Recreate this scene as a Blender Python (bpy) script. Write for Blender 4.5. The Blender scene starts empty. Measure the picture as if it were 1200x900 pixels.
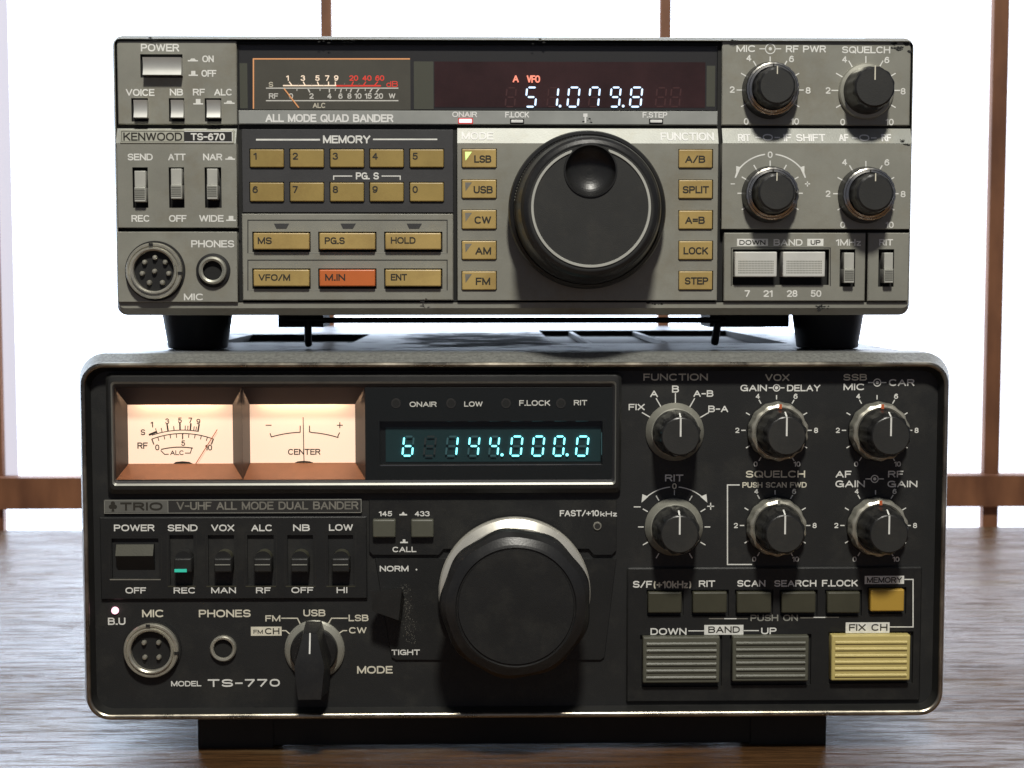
import bpy, math, random
from mathutils import Vector
random.seed(7)
scene = bpy.context.scene
COL = scene.collection
S = 0.001                      # everything below is measured in millimetres
pi = math.pi

# ------------------------------------------------------------------ camera model
F = 1740.0
CAM = Vector((0.0, -500.0, 0.0))
TILT, YAW = math.radians(4.0), math.radians(1.1)

def ray(px, py):
    u, v = (px-600)/F, -(py-450)/F
    ct, st = math.cos(TILT), math.sin(TILT)
    y, z = ct + v*st, -st + v*ct
    cy, sy = math.cos(YAW), math.sin(YAW)
    return Vector((u*cy + y*sy, -u*sy + y*cy, z))
def P(px, py, y=0.0):          # point of the vertical plane at depth y -> (x, z)
    d = ray(px, py); t = (y - CAM.y)/d.y
    return (CAM.x + d.x*t, CAM.z + d.z*t)
def G(px, py, z):              # point of the level plane at height z -> (x, y)
    d = ray(px, py); t = (z - CAM.z)/d.z
    return (CAM.x + d.x*t, CAM.y + d.y*t)
def R(x0, y0, x1, y1, y=0.0):
    xm, ym = (x0+x1)/2, (y0+y1)/2
    return (P(x0, ym, y)[0], P(xm, y1, y)[1], P(x1, ym, y)[0], P(xm, y0, y)[1])
K = 500.0/F                    # mm per picture pixel on the fronts
ZT = P(600, 873, 10)[1]        # table top
UP = -ZT                       # lift so that the table top is world z = 0

# ------------------------------------------------------------------ materials
def new_mat(name):
    m = bpy.data.materials.new(name); m.use_nodes = True
    nt = m.node_tree; b = nt.nodes['Principled BSDF']
    return m, nt, b
def mat(name, col, rough=.5, metal=0.0, var=0.0, vscale=120, bump=0.0, bscale=1500, spec=.5,
        rvar=0.0, dust=None, emis=None, estr=0, coat=0):
    m, nt, b = new_mat(name)
    b.inputs['Base Color'].default_value = (*col, 1)
    b.inputs['Roughness'].default_value = rough
    b.inputs['Metallic'].default_value = metal
    b.inputs['Specular IOR Level'].default_value = spec
    b.inputs['Coat Weight'].default_value = coat
    if emis:
        b.inputs['Emission Color'].default_value = (*emis, 1)
        b.inputs['Emission Strength'].default_value = estr
    N, Lk = nt.nodes, nt.links
    if var or bump or rvar or dust:
        tc = N.new('ShaderNodeTexCoord')
    if var or rvar:
        n = N.new('ShaderNodeTexNoise'); n.inputs['Scale'].default_value = vscale; n.inputs['Detail'].default_value = 6
        n.inputs['Roughness'].default_value = .65
        Lk.new(tc.outputs['Object'], n.inputs['Vector'])
    if var:
        r = N.new('ShaderNodeMapRange'); r.inputs['From Min'].default_value = .3; r.inputs['From Max'].default_value = .7
        r.inputs['To Min'].default_value = 1-var; r.inputs['To Max'].default_value = 1+var
        Lk.new(n.outputs['Fac'], r.inputs['Value'])
        mx = N.new('ShaderNodeVectorMath'); mx.operation = 'SCALE'; mx.inputs[0].default_value = col
        Lk.new(r.outputs['Result'], mx.inputs['Scale']); out = mx.outputs['Vector']
        if dust:
            n2 = N.new('ShaderNodeTexNoise'); n2.inputs['Scale'].default_value = dust[2]; n2.inputs['Detail'].default_value = 9
            n2.inputs['Roughness'].default_value = .75
            Lk.new(tc.outputs['Object'], n2.inputs['Vector'])
            r2 = N.new('ShaderNodeMapRange'); r2.inputs['From Min'].default_value = .5; r2.inputs['From Max'].default_value = .78
            r2.inputs['To Max'].default_value = dust[1]
            Lk.new(n2.outputs['Fac'], r2.inputs['Value'])
            mm = N.new('ShaderNodeMix'); mm.data_type = 'RGBA'
            Lk.new(r2.outputs['Result'], mm.inputs['Factor']); Lk.new(out, mm.inputs['A']); mm.inputs['B'].default_value = (*dust[0], 1)
            out = mm.outputs['Result']
        Lk.new(out, b.inputs['Base Color'])
    if rvar:
        r3 = N.new('ShaderNodeMapRange'); r3.inputs['From Min'].default_value = .3; r3.inputs['From Max'].default_value = .7
        r3.inputs['To Min'].default_value = max(.05, rough-rvar); r3.inputs['To Max'].default_value = rough+rvar
        Lk.new(n.outputs['Fac'], r3.inputs['Value']); Lk.new(r3.outputs['Result'], b.inputs['Roughness'])
    if bump:
        n4 = N.new('ShaderNodeTexNoise'); n4.inputs['Scale'].default_value = bscale; n4.inputs['Detail'].default_value = 3
        Lk.new(tc.outputs['Object'], n4.inputs['Vector'])
        bp = N.new('ShaderNodeBump'); bp.inputs['Strength'].default_value = bump; bp.inputs['Distance'].default_value = .0003
        Lk.new(n4.outputs['Fac'], bp.inputs['Height']); Lk.new(bp.outputs['Normal'], b.inputs['Normal'])
    return m
def pane_mat(name, tint, refl=1.0, rough=.03):
    m, nt, b = new_mat(name); N, Lk = nt.nodes, nt.links
    tr = N.new('ShaderNodeBsdfTransparent'); tr.inputs['Color'].default_value = (*tint, 1)
    gl = N.new('ShaderNodeBsdfGlossy'); gl.inputs['Roughness'].default_value = rough
    gl.inputs['Color'].default_value = (refl, refl, refl, 1)
    lw = N.new('ShaderNodeLayerWeight'); lw.inputs['Blend'].default_value = .5
    pw = N.new('ShaderNodeMath'); pw.operation='POWER'; Lk.new(lw.outputs['Facing'],pw.inputs[0]); pw.inputs[1].default_value=5
    fr = N.new('ShaderNodeMath'); fr.operation='MULTIPLY_ADD'; Lk.new(pw.outputs[0],fr.inputs[0]); fr.inputs[1].default_value=.96; fr.inputs[2].default_value=.04
    mx = N.new('ShaderNodeMixShader')
    Lk.new(fr.outputs[0], mx.inputs['Fac']); Lk.new(tr.outputs[0], mx.inputs[1]); Lk.new(gl.outputs[0], mx.inputs[2])
    Lk.new(mx.outputs[0], N['Material Output'].inputs['Surface'])
    return m

M = {}
M['paint'] = mat('grey_panel_paint', (.295,.292,.25), .5, .08, var=.13, vscale=40, bump=.12, bscale=2500, dust=((.20,.16,.09),.6,30))
M['strip'] = mat('light_strip_paint', (.27,.277,.25), .42, .2, var=.12, vscale=90, dust=((.22,.19,.12),.5,70), bump=.1, bscale=2500)
M['silver'] = mat('brushed_silver', (.40,.41,.385), .40, .2, var=.08, vscale=60, rvar=.08)
M['darkplate'] = mat('charcoal_plate', (.052,.052,.054), .55, var=.15, vscale=70, bump=.1)
M['gap'] = mat('black_gap', (.012,.012,.011), .7)
M['case_grey'] = mat('dark_grey_case', (.07,.07,.07), .5, var=.15, vscale=50, bump=.2)
M['gold'] = mat('olive_gold_plastic', (.385,.275,.088), .42, .0, var=.17, vscale=32, bump=.06, dust=((.22,.13,.04),.55,50))
M['gold2'] = mat('bright_gold_plastic', (.50,.355,.125), .42, .0, var=.15, vscale=32, bump=.06, dust=((.25,.15,.05),.55,50))
M['orange'] = mat('orange_plastic', (.66,.17,.045), .42, var=.08, vscale=70)
M['black'] = mat('black_plastic', (.021,.021,.020), .42, var=.25, vscale=60, bump=.15, bscale=2200, dust=((.07,.065,.05),.25,45))
M['blackflat'] = mat('black_panel_paint', (.017,.0175,.0175), .55, var=.18, vscale=45, bump=.25, bscale=3200, dust=((.085,.08,.065),.4,34))
M['blacksub'] = mat('black_subpanel', (.014,.0145,.0145), .5, var=.2, vscale=50, bump=.2, bscale=3000, dust=((.08,.076,.062),.35,42))
M['rubber'] = mat('black_rubber', (.012,.012,.012), .6, var=.2, vscale=80)
M['knob'] = mat('black_knob_plastic', (.018,.018,.018), .33, var=.2, vscale=90, bump=.1, dust=((.085,.08,.07),.25,60))
M['face'] = mat('charcoal_knob_face', (.030,.030,.028), .5, var=.12, vscale=90, bump=.2, bscale=3000, dust=((.1,.09,.07),.25,80))
M['chrome'] = mat('worn_chrome', (.62,.60,.55), .24, 1.0, var=.2, vscale=80, rvar=.1)
M['brass'] = mat('tarnished_chrome_edge', (.44,.40,.32), .33, 1.0, var=.5, vscale=60, rvar=.12)
M['skirt'] = mat('satin_metal_skirt', (.36,.355,.30), .38, .4, var=.12, vscale=90, rvar=.08)
M['nickel'] = mat('nickel_socket', (.50,.48,.40), .32, .6, var=.2, vscale=120, rvar=.1)
M['white'] = mat('white_print', (.86,.86,.81), .6, var=.12, vscale=260)
M['cream'] = mat('cream_print', (.80,.76,.62), .6, var=.15, vscale=200)
M['pale'] = mat('pale_print', (.88,.88,.85), .6, var=.1, vscale=200)
M['ink'] = mat('dark_ink', (.03,.027,.02), .6)
M['grey_ink'] = mat('grey_print', (.22,.21,.18), .5, var=.3, vscale=200)
M['ring'] = mat('polished_ring', (.85,.82,.72), .30, .6, var=.1, vscale=70, rvar=.06)
M['redink'] = mat('red_print', (.65,.06,.04), .6, emis=(1,.06,.04), estr=.35)
M['cap_silver'] = mat('silver_button_plastic', (.62,.62,.58), .36, .35, var=.07, vscale=100)
M['cap_light'] = mat('light_grey_plastic', (.52,.52,.47), .45, .1, var=.08, vscale=100)
M['cap_rib'] = mat('grey_ribbed_plastic', (.33,.33,.29), .5, .1, var=.08, vscale=100)
M['white_key'] = mat('off_white_key', (.68,.68,.64), .45, var=.08, vscale=120, dust=((.4,.33,.18),.5,60))
M['olive'] = mat('dark_olive_plastic', (.062,.060,.040), .42, var=.12, vscale=80, bump=.08)
M['olive2'] = mat('olive_grey_plastic', (.105,.105,.080), .42, var=.1, vscale=80, bump=.08)
M['yellow'] = mat('yellow_plastic', (.62,.51,.19), .4, var=.07, vscale=60, bump=.06)
M['amber'] = mat('amber_plastic', (.53,.33,.055), .4, var=.06, vscale=60)
M['tag_silver'] = mat('name_plate_silver', (.60,.60,.50), .45, .25, var=.12, vscale=150, dust=((.25,.2,.1),.5,120))
M['tag_grey'] = mat('name_plate_grey', (.24,.24,.215), .4, .5, var=.15, vscale=100)
M['tag_black'] = mat('name_plate_black', (.035,.034,.032), .45)
M['speckle'] = mat('speckled_silver_paint', (.32,.325,.305), .42, .45, var=.35, vscale=900, bump=.5, bscale=1400)
M['speckdark'] = mat('speckled_dark_paint', (.06,.062,.062), .42, .3, var=.35, vscale=900, bump=.4, bscale=1400)
M['meter_back'] = mat('olive_meter_card', (.095,.092,.074), .6, var=.12, vscale=60)
M['glass_surround'] = mat('window_surround', (.034,.034,.036), .4)
M['olive_back'] = mat('olive_backing', (.09,.095,.072), .6)
M['red_back'] = mat('dark_red_filter', (.036,.016,.017), .35, var=.5, vscale=40, emis=(.5,.05,.04), estr=.012)
M['vfd_back'] = mat('display_tube_back', (.016,.045,.05), .4)
M['vfd_black'] = mat('display_black', (.010,.012,.012), .4)
M['copper'] = mat('copper_brown_shaded', (.020,.0115,.008), .42, .1, var=.12, vscale=120)  # sides and hood of the meter cavity, their shade put into the colour
M['copper_lit']=mat('copper_brown_lit',(.24,.095,.045),.42,.1,var=.12,vscale=120)  # same cavity plastic, with the glow on its lower slope painted in
M['meter_paper'] = mat('cream_meter_card', (.80,.68,.56), .7, emis=(1.0,.66,.48), estr=.74)
M['pane'] = pane_mat('smoked_window_pane', (.93,.92,.91), .8)
M['pane_clear'] = pane_mat('clear_window_pane', (.96,.96,.95), .5)
def emi(name, col, s, base=(.02,.02,.02)): return mat(name, base, .5, emis=col, estr=s)
M['e_white'] = emi('lit_blue_white_segment', (.58,.78,1.0), 2.0)
M['e_redtxt'] = emi('lit_red_legend', (1.0,.30,.20), 1.3)
M['e_ghostred'] = emi('unlit_red_segment', (.4,.04,.04), .10)
M['e_cyan'] = emi('lit_cyan_segment', (.22,.90,.97), 2.7)
M['e_ghost'] = emi('unlit_segment_and_reflection', (.10,.33,.36), .22)
M['e_ghostdim'] = emi('unlit_dim_segment', (.08,.12,.12), .12)
M['e_red'] = emi('lit_pink_lamp', (1.0,.42,.45), 2.5)
M['e_redglow'] = emi('lit_red_glow', (1,.08,.06), .5)
M['e_green'] = emi('lit_green_marker', (.70,1.0,.30), 1.3)
M['e_teal'] = emi('teal_marker', (.04,.55,.38), .45, (.03,.4,.3))
M['e_orange'] = emi('lit_orange_line', (.95,.42,.16), .55, (.4,.2,.1))
M['e_cream'] = emi('lit_cream_scale', (1,.80,.60), .75, (.6,.5,.4))
M['needle'] = mat('red_orange_needle', (.62,.14,.05), .5)
M['bu'] = emi('lit_bu_lamp', (1.0,.50,.62), 2.2)

# ------------------------------------------------------------------ mesh builder
class MB:
    def __init__(self): self.v=[]; self.f=[]; self.mi=[]; self.m=[]; self.sm=[]
    def mid(self, m):
        if m not in self.m: self.m.append(m)
        return self.m.index(m)
    def add(self, vs, fs, m, smooth=True):
        o=len(self.v); self.v += [tuple(p) for p in vs]; k=self.mid(m)
        for f in fs: self.f.append(tuple(i+o for i in f)); self.mi.append(k); self.sm.append(smooth)
    def poly(self, pts, y, m):
        self.add([(x,y,z) for x,z in pts], [tuple(range(len(pts)))], m, False)
    def rect(self, r, y, m): 
        x0,z0,x1,z1=r; self.poly([(x0,z0),(x1,z0),(x1,z1),(x0,z1)], y, m)
    def stroke(self, pts, w, y, m):
        for k,(ri,f) in enumerate(outline(list(pts),w,.5)): self.poly(f,y-.001*k,m)
    def pstroke(self, pts, w, y, m): self.stroke([P(a,b,y) for a,b in pts], w*K, y, m)
    def loft(self, rings, mats, cap0=None, cap1=None, n=5):
        # rings: (x0,z0,x1,z1,r,y)
        L=[]
        for (x0,z0,x1,z1,r,y) in rings:
            r=max(.02,min(r,(x1-x0)/2-.01,(z1-z0)/2-.01)); pts=[]
            for cx,cz,a0 in ((x1-r,z1-r,0),(x0+r,z1-r,90),(x0+r,z0+r,180),(x1-r,z0+r,270)):
                for k in range(n+1):
                    a=math.radians(a0+90*k/n); pts.append((cx+r*math.cos(a), y, cz+r*math.sin(a)))
            L.append(pts)
        c=len(L[0])
        for i in range(len(L)-1):
            mt = mats[i] if isinstance(mats,(list,tuple)) else mats
            self.add(L[i]+L[i+1], [(k,(k+1)%c,c+(k+1)%c,c+k) for k in range(c)], mt)
        if cap0: self.add(L[0], [tuple(range(c))], cap0, False)
        if cap1: self.add(L[-1], [tuple(range(c))], cap1, False)
    def slab(self, r, yb, yf, m, rad=.4, bev=.3, face=None):      # raised bevelled block
        x0,z0,x1,z1=r; b=bev
        self.loft([(x0,z0,x1,z1,rad,yb),(x0,z0,x1,z1,rad,yf+b),(x0+b*.35,z0+b*.35,x1-b*.35,z1-b*.35,rad,yf+b*.3),(x0+b,z0+b,x1-b,z1-b,max(rad-b,.05),yf)], m, None, face or m, n=3)
    def lathe(self, cx, cz, prof, mats, n=64, cap=None, flute=None):
        # prof: (r, y[, flute_depth])
        L=[]
        for p in prof:
            r,y=p[0],p[1]; d=p[2] if len(p)>2 else 0; pts=[]
            for k in range(n):
                a=2*pi*k/n; rr=r
                if d and flute: rr = r - d*(.5+.5*math.cos(flute*a))**(1.0)
                pts.append((cx+rr*math.cos(a), y, cz+rr*math.sin(a)))
            L.append(pts)
        for i in range(len(L)-1):
            mt = mats[i] if isinstance(mats,(list,tuple)) else mats
            self.add(L[i]+L[i+1], [(k,(k+1)%n,n+(k+1)%n,n+k) for k in range(n)], mt)
        if cap: self.add(L[-1], [tuple(range(n))], cap, False)
    def plate(self, r, holes, yf, yb, m, floor=None, depth=3.0, bev=.3, wall=None, cham=0):
        x0,z0,x1,z1=r; b=bev
        self.loft([(x0,z0,x1,z1,.05+cham,yb),(x0,z0,x1,z1,.05+cham,yf+b),(x0+b,z0+b,x1-b,z1-b,.05+cham*.5,yf)], m, n=2)
        X=sorted({x0+b,x1-b,*[h[0] for h in holes],*[h[2] for h in holes]}); Z=sorted({z0+b,z1-b,*[h[1] for h in holes],*[h[3] for h in holes]})
        for i in range(len(X)-1):
            for j in range(len(Z)-1):
                mx,mz=(X[i]+X[i+1])/2,(Z[j]+Z[j+1])/2
                if any(h[0]<mx<h[2] and h[1]<mz<h[3] for h in holes): continue
                self.rect((X[i],Z[j],X[i+1],Z[j+1]), yf, m)
        for h in holes:
            a,c,d,e=h
            q=[(a,c),(d,c),(d,e),(a,e)]
            for k in range(4):
                p1,p2=q[k],q[(k+1)%4]
                self.add([(p1[0],yf,p1[1]),(p2[0],yf,p2[1]),(p2[0],yf+depth,p2[1]),(p1[0],yf+depth,p1[1])],[(0,1,2,3)],wall or M['gap'],False)
            self.rect(h, yf+depth, floor or M['gap'])
    def box(self, x0,x1,y0,y1,z0,z1, m):
        vs=[(x,y,z) for x in (x0,x1) for y in (y0,y1) for z in (z0,z1)]
        self.add(vs,[(0,1,3,2),(4,6,7,5),(0,4,5,1),(2,3,7,6),(0,2,6,4),(1,5,7,3)],m,False)
    def tube(self, pts, r, m, n=10):
        L=[]
        pts=[Vector(p) for p in pts]
        for i,p in enumerate(pts):
            t=(pts[min(i+1,len(pts)-1)]-pts[max(i-1,0)]).normalized()
            a=t.cross(Vector((0,1,0)));  a = a if a.length>.1 else t.cross(Vector((0,0,1))); a.normalize(); b=t.cross(a)
            L.append([p+r*(a*math.cos(2*pi*k/n)+b*math.sin(2*pi*k/n)) for k in range(n)])
        for i in range(len(L)-1): self.add(L[i]+L[i+1], [(k,(k+1)%n,n+(k+1)%n,n+k) for k in range(n)], m)
        self.add(L[0],[tuple(range(n))],m,False); self.add(L[-1],[tuple(range(n))],m,False)
    # ---- printing
    def text(self, s, box, y, m, bold=.012):
        x0,z0,x1,z1=R(*box,y)
        for k,(_,f) in enumerate(letters(s,x0,z0,x1,z1,.18+bold*.9)): self.poly(f,y-.0008*(k%40),m)
    def num(self, s, px, py, h, y, m, wide=1.1, bold=.012):
        cx,cz=P(px,py,y); H=h*K; wt=.175+bold; tot=sum(GL[c][0] for c in s)+.25*(len(s)-1); W_=tot*(H*(1-wt))*wide*1.05+H*wt
        for k,(_,f) in enumerate(letters(s,cx-W_/2,cz-H/2,cx+W_/2,cz+H/2,wt,.25)): self.poly(f,y-.0008*(k%40),m)
    def build(self, name, parent=None, bevel=0, label=None):
        o0 = Vector(parent['_o']) if parent is not None and '_o' in parent else Vector((0,0,0))
        me=bpy.data.meshes.new(name)
        me.from_pydata([((x-o0.x)*S,(y-o0.y)*S,(z-o0.z)*S) for x,y,z in self.v],[],self.f)
        for m in self.m: me.materials.append(m)
        me.polygons.foreach_set('material_index', self.mi); me.polygons.foreach_set('use_smooth', self.sm)
        me.update(); me.set_sharp_from_angle(angle=math.radians(32))
        o=bpy.data.objects.new(name,me); COL.objects.link(o)
        if parent is not None: o.parent=parent; o['_o']=parent['_o']
        if label: o['label']=label
        return o
def el(cx,cy,rx,ry,a0,a1,n=None,e=2.35):
    n=n or max(4,int(abs(a1-a0)/18)); o=[]
    for k in range(n+1):
        t=math.radians(a0+(a1-a0)*k/n); c,s_=math.cos(t),math.sin(t)
        o.append((cx+rx*math.copysign(abs(c)**(2/e),c), cy+ry*math.copysign(abs(s_)**(2/e),s_)))
    return o
GL={
'A':(.80,[[(0,0),(.4,1),(.8,0)],[(.14,.34),(.66,.34)]]),
'B':(.72,[[(0,0),(0,1),(.40,1)]+el(.40,.77,.28,.23,90,-90)[1:]+[(0,.54)],[(0,.54),(.42,.54)]+el(.42,.27,.30,.27,90,-90)[1:]+[(0,0)]]),
'C':(.78,[el(.41,.5,.41,.5,48,312)]),
'D':(.76,[[(0,0),(0,1),(.32,1)]+el(.32,.5,.44,.5,90,-90)[1:]+[(0,0)]]),
'E':(.62,[[(.62,1),(0,1),(0,0),(.64,0)],[(0,.52),(.56,.52)]]),
'F':(.58,[[(.60,1),(0,1),(0,0)],[(0,.5),(.52,.5)]]),
'G':(.80,[el(.41,.5,.41,.5,48,318)+[(.8,.12)],[(.44,.46),(.8,.46),(.8,0)]]),
'H':(.74,[[(0,0),(0,1)],[(.74,0),(.74,1)],[(0,.52),(.74,.52)]]),
'I':(.0,[[(0,0),(0,1)]]),
'J':(.5,[[(.5,1),(.5,.3)]+el(.25,.28,.25,.28,0,-180)[1:]]),
'K':(.72,[[(0,0),(0,1)],[(.68,1),(0,.36)],[(.24,.60),(.72,0)]]),
'L':(.56,[[(0,1),(0,0),(.58,0)]]),
'M':(.88,[[(0,0),(0,1)],[(0,1),(.44,.05)],[(.44,.05),(.88,1)],[(.88,1),(.88,0)]]),
'N':(.74,[[(0,0),(0,1)],[(0,1),(.74,0)],[(.74,0),(.74,1)]]),
'O':(.86,[el(.43,.5,.43,.5,0,360)]),
'P':(.68,[[(0,0),(0,1),(.40,1)]+el(.40,.73,.28,.27,90,-90)[1:]+[(0,.46)]]),
'Q':(.86,[el(.43,.5,.43,.5,0,360),[(.52,.28),(.86,-.04)]]),
'R':(.72,[[(0,0),(0,1),(.42,1)]+el(.42,.75,.28,.25,90,-90)[1:]+[(0,.5)],[(.42,.5),(.70,0)]]),
'S':(.70,[el(.35,.745,.33,.255,22,262)+el(.35,.255,.35,.255,82,-160)]),
'T':(.72,[[(0,1),(.72,1)],[(.36,1),(.36,0)]]),
'U':(.72,[[(0,1),(0,.36)]+el(.36,.36,.36,.36,180,360)[1:]+[(.72,1)]]),
'V':(.78,[[(0,1),(.39,0),(.78,1)]]),
'W':(1.12,[[(0,1),(.27,0),(.56,1),(.85,0),(1.12,1)]]),
'X':(.74,[[(0,1),(.74,0)],[(0,0),(.74,1)]]),
'Y':(.76,[[(0,1),(.38,.46),(.76,1)],[(.38,.46),(.38,0)]]),
'Z':(.68,[[(0,1),(.68,1),(0,0),(.68,0)]]),
'0':(.62,[el(.31,.5,.31,.5,0,360)]),
'1':(.30,[[(.0,.80),(.28,1),(.28,0)]]),
'2':(.62,[el(.31,.71,.30,.29,165,-28)+[(0,0),(.63,0)]]),
'3':(.62,[el(.29,.76,.28,.24,160,-82)+el(.29,.27,.32,.27,82,-160)]),
'4':(.66,[[(.48,0),(.48,1),(0,.28),(.66,.28)]]),
'5':(.62,[[(.58,1),(.10,1),(.05,.50)]+el(.30,.31,.31,.31,125,-158)]),
'6':(.62,[el(.31,.31,.31,.31,0,360),[(.0,.33),(.03,.62),(.14,.88),(.34,1),(.56,.88)]]),
'7':(.62,[[(0,1),(.62,1),(.22,0)]]),
'8':(.62,[el(.31,.76,.27,.24,0,360),el(.31,.26,.31,.26,0,360)]),
'9':(.62,[el(.31,.69,.31,.31,0,360),[(.62,.67),(.59,.38),(.48,.12),(.28,0),(.06,.12)]]),
'k':(.5,[[(0,0),(0,1)],[(.46,.66),(0,.26)],[(.16,.40),(.5,0)]]),
'z':(.46,[[(0,.66),(.46,.66),(0,0),(.46,0)]]),
'd':(.58,[[(.58,0),(.58,1)],el(.29,.34,.29,.34,0,360)]),
'.':(.10,[[(0,.015),(.10,.015)]]), '-':(.42,[[(0,.46),(.42,.46)]]), '+':(.6,[[(0,.45),(.6,.45)],[(.3,.15),(.3,.75)]]),
'=':(.56,[[(0,.34),(.56,.34)],[(0,.66),(.56,.66)]]), '/':(.5,[[(0,-.02),(.5,1.02)]]),
'(':(.2,[el(.3,.45,.3,.62,130,230)]), ')':(.2,[el(-.1,.45,.3,.62,50,-50)]), ' ':(.30,[]),
}
def outline(poly,w,ex=.0):
    # mitred strip, split at sharp corners -> list of quads
    pts=[poly[0]]
    for p in poly[1:]:
        if math.hypot(p[0]-pts[-1][0],p[1]-pts[-1][1])>1e-6: pts.append(p)
    if len(pts)<2: return []
    closed = len(pts)>3 and math.hypot(pts[0][0]-pts[-1][0],pts[0][1]-pts[-1][1])<1e-5
    runs=[]; cur=[pts[0]]
    for k in range(1,len(pts)):
        cur.append(pts[k])
        if k<len(pts)-1:
            a=math.atan2(pts[k][1]-pts[k-1][1],pts[k][0]-pts[k-1][0]); b=math.atan2(pts[k+1][1]-pts[k][1],pts[k+1][0]-pts[k][0])
            d=abs((b-a+pi)%(2*pi)-pi)
            if d>1.75: runs.append(cur); cur=[pts[k]]
    runs.append(cur); out=[]
    for ri,r in enumerate(runs):
        n=len(r); offs=[]
        for k in range(n):
            def nrm(a,b):
                dx,dz=b[0]-a[0],b[1]-a[1]; L=math.hypot(dx,dz) or 1; return (-dz/L,dx/L)
            if 0<k<n-1: n1,n2=nrm(r[k-1],r[k]),nrm(r[k],r[k+1])
            elif closed and len(runs)==1: n1,n2=nrm(r[-2],r[-1]),nrm(r[0],r[1])
            elif k==0: n1=n2=nrm(r[0],r[1])
            else: n1=n2=nrm(r[-2],r[-1])
            mx,mz=n1[0]+n2[0],n1[1]+n2[1]; L=math.hypot(mx,mz) or 1; mx/=L; mz/=L
            sc=w/2/max(.45,mx*n1[0]+mz*n1[1]); offs.append((mx*sc,mz*sc))
        q=list(r)
        def ext(p,o,e):
            dx,dz=p[0]-o[0],p[1]-o[1]; L=math.hypot(dx,dz) or 1; return (p[0]+dx/L*e,p[1]+dz/L*e)
        e0=e1=0
        if not(closed and len(runs)==1):
            e0=w*.5 if ri==0 else w*.2; e1=w*.5 if ri==len(runs)-1 else w*.2
            q[0]=ext(r[0],r[1],e0*ex if ri==0 else e0); q[-1]=ext(r[-1],r[-2],e1*ex if ri==len(runs)-1 else e1)
        for k in range(n-1):
            a,b,oa,ob=q[k],q[k+1],offs[k],offs[k+1]
            out.append((ri,[(a[0]+oa[0],a[1]+oa[1]),(b[0]+ob[0],b[1]+ob[1]),(b[0]-ob[0],b[1]-ob[1]),(a[0]-oa[0],a[1]-oa[1])]))
    return out
def letters(s,x0,z0,x1,z1,wt,gap=.27):
    H=z1-z0; w=H*wt; tot=sum(GL[c][0] for c in s)+gap*(len(s)-1); sc=(x1-x0-w)/max(tot,.05); sz=H-w
    if tot<.05: sc=1; 
    out=[]; x=x0+w/2
    if tot<.05: x=(x0+x1)/2
    for ci,c in enumerate(s):
        for pi_,pl in enumerate(GL[c][1]):
            q=[(x+a*sc,z0+w/2+b*sz) for a,b in pl]
            for ri,f in outline(q,w,1.0 if c in '.-' else (.999 if c in 'ETLFHI+-=' else .9)): out.append((pi_*2+ri%2,f))
        x+=(GL[c][0]+gap)*sc
    return out
def thing(name,label,cat,loc,group=None):
    o=bpy.data.objects.new(name,None); COL.objects.link(o); o.empty_display_size=.05
    o.location=(loc[0]*S,loc[1]*S,(loc[2]+UP)*S); o['_o']=list(loc); o['label']=label; o['category']=cat
    if group: o['group']=group
    return o
def inset(r,i): return (r[0]+i,r[1]+i,r[2]-i,r[3]-i)

SEG={'0':'abcdef','1':'bc','4':'fgbc','5':'afgcd','7':'abcf','8':'abcdefg','9':'abcdfg','b':'fedcg'}
def digit(mb, ch, x0,y0,x1,y1, y, on, off=None, w=2.3, slant=.10):
    def T(u,v):   # u 0..1 across, v 0..1 up, slant to the right
        px=x0+(x1-x0-slant*(y1-y0))*u+slant*(y1-y0)*v; py=y1-(y1-y0)*v; return P(px,py,y)
    W=(x1-x0); H=(y1-y0); g=.07; tw=w/W; th=w/H
    seg={'a':((g*1.6,1),(1-g*1.6,1)),'d':((g*1.6,0),(1-g*1.6,0)),'g':((g*2,.5),(1-g*2,.5)),
         'f':((0,.56),(0,.96)),'e':((0,.04),(0,.44)),'b':((1,.56),(1,.96)),'c':((1,.04),(1,.44))}
    for k,(a,b) in seg.items():
        m = on if k in SEG.get(ch,'') else off
        if m is None: continue
        pa,pb=T(*a),T(*b); dx,dz=pb[0]-pa[0],pb[1]-pa[1]; L=math.hypot(dx,dz); ux,uz=dx/L,dz/L; h=w*K/2
        nx,nz=-uz*h,ux*h
        mb.poly([pa,(pa[0]+ux*h+nx,pa[1]+uz*h+nz),(pb[0]-ux*h+nx,pb[1]-uz*h+nz),pb,(pb[0]-ux*h-nx,pb[1]-uz*h-nz),(pa[0]+ux*h-nx,pa[1]+uz*h-nz)],y,m)
def sym(mb, x0,y0,x1,y1, y, m, tall):   # the little push-button pictograms
    mb.rect(R(x0,y1-1.6,x1,y1,y),y,m)
    if tall: mb.rect(R(x0+3,y0,x1-3,y1-1.6,y),y,m)
    else: mb.poly([P(x0+2.5,y1-1.6,y),P(x1-2.5,y1-1.6,y),P(x1-4,y0,y),P(x0+4,y0,y)],y,m)
def dial(mb, cx,cy, r0,r1, angs, y, m, w=1.4, nums=None, nr=None, h=7.5):
    for a in angs:
        t=math.radians(a); mb.pstroke([(cx+r0*math.cos(t),cy-r0*math.sin(t)),(cx+r1*math.cos(t),cy-r1*math.sin(t))],w,y,m)
    for s,(px,py) in (nums or {}).items(): mb.num(s,px,py,h,y,m)
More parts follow.
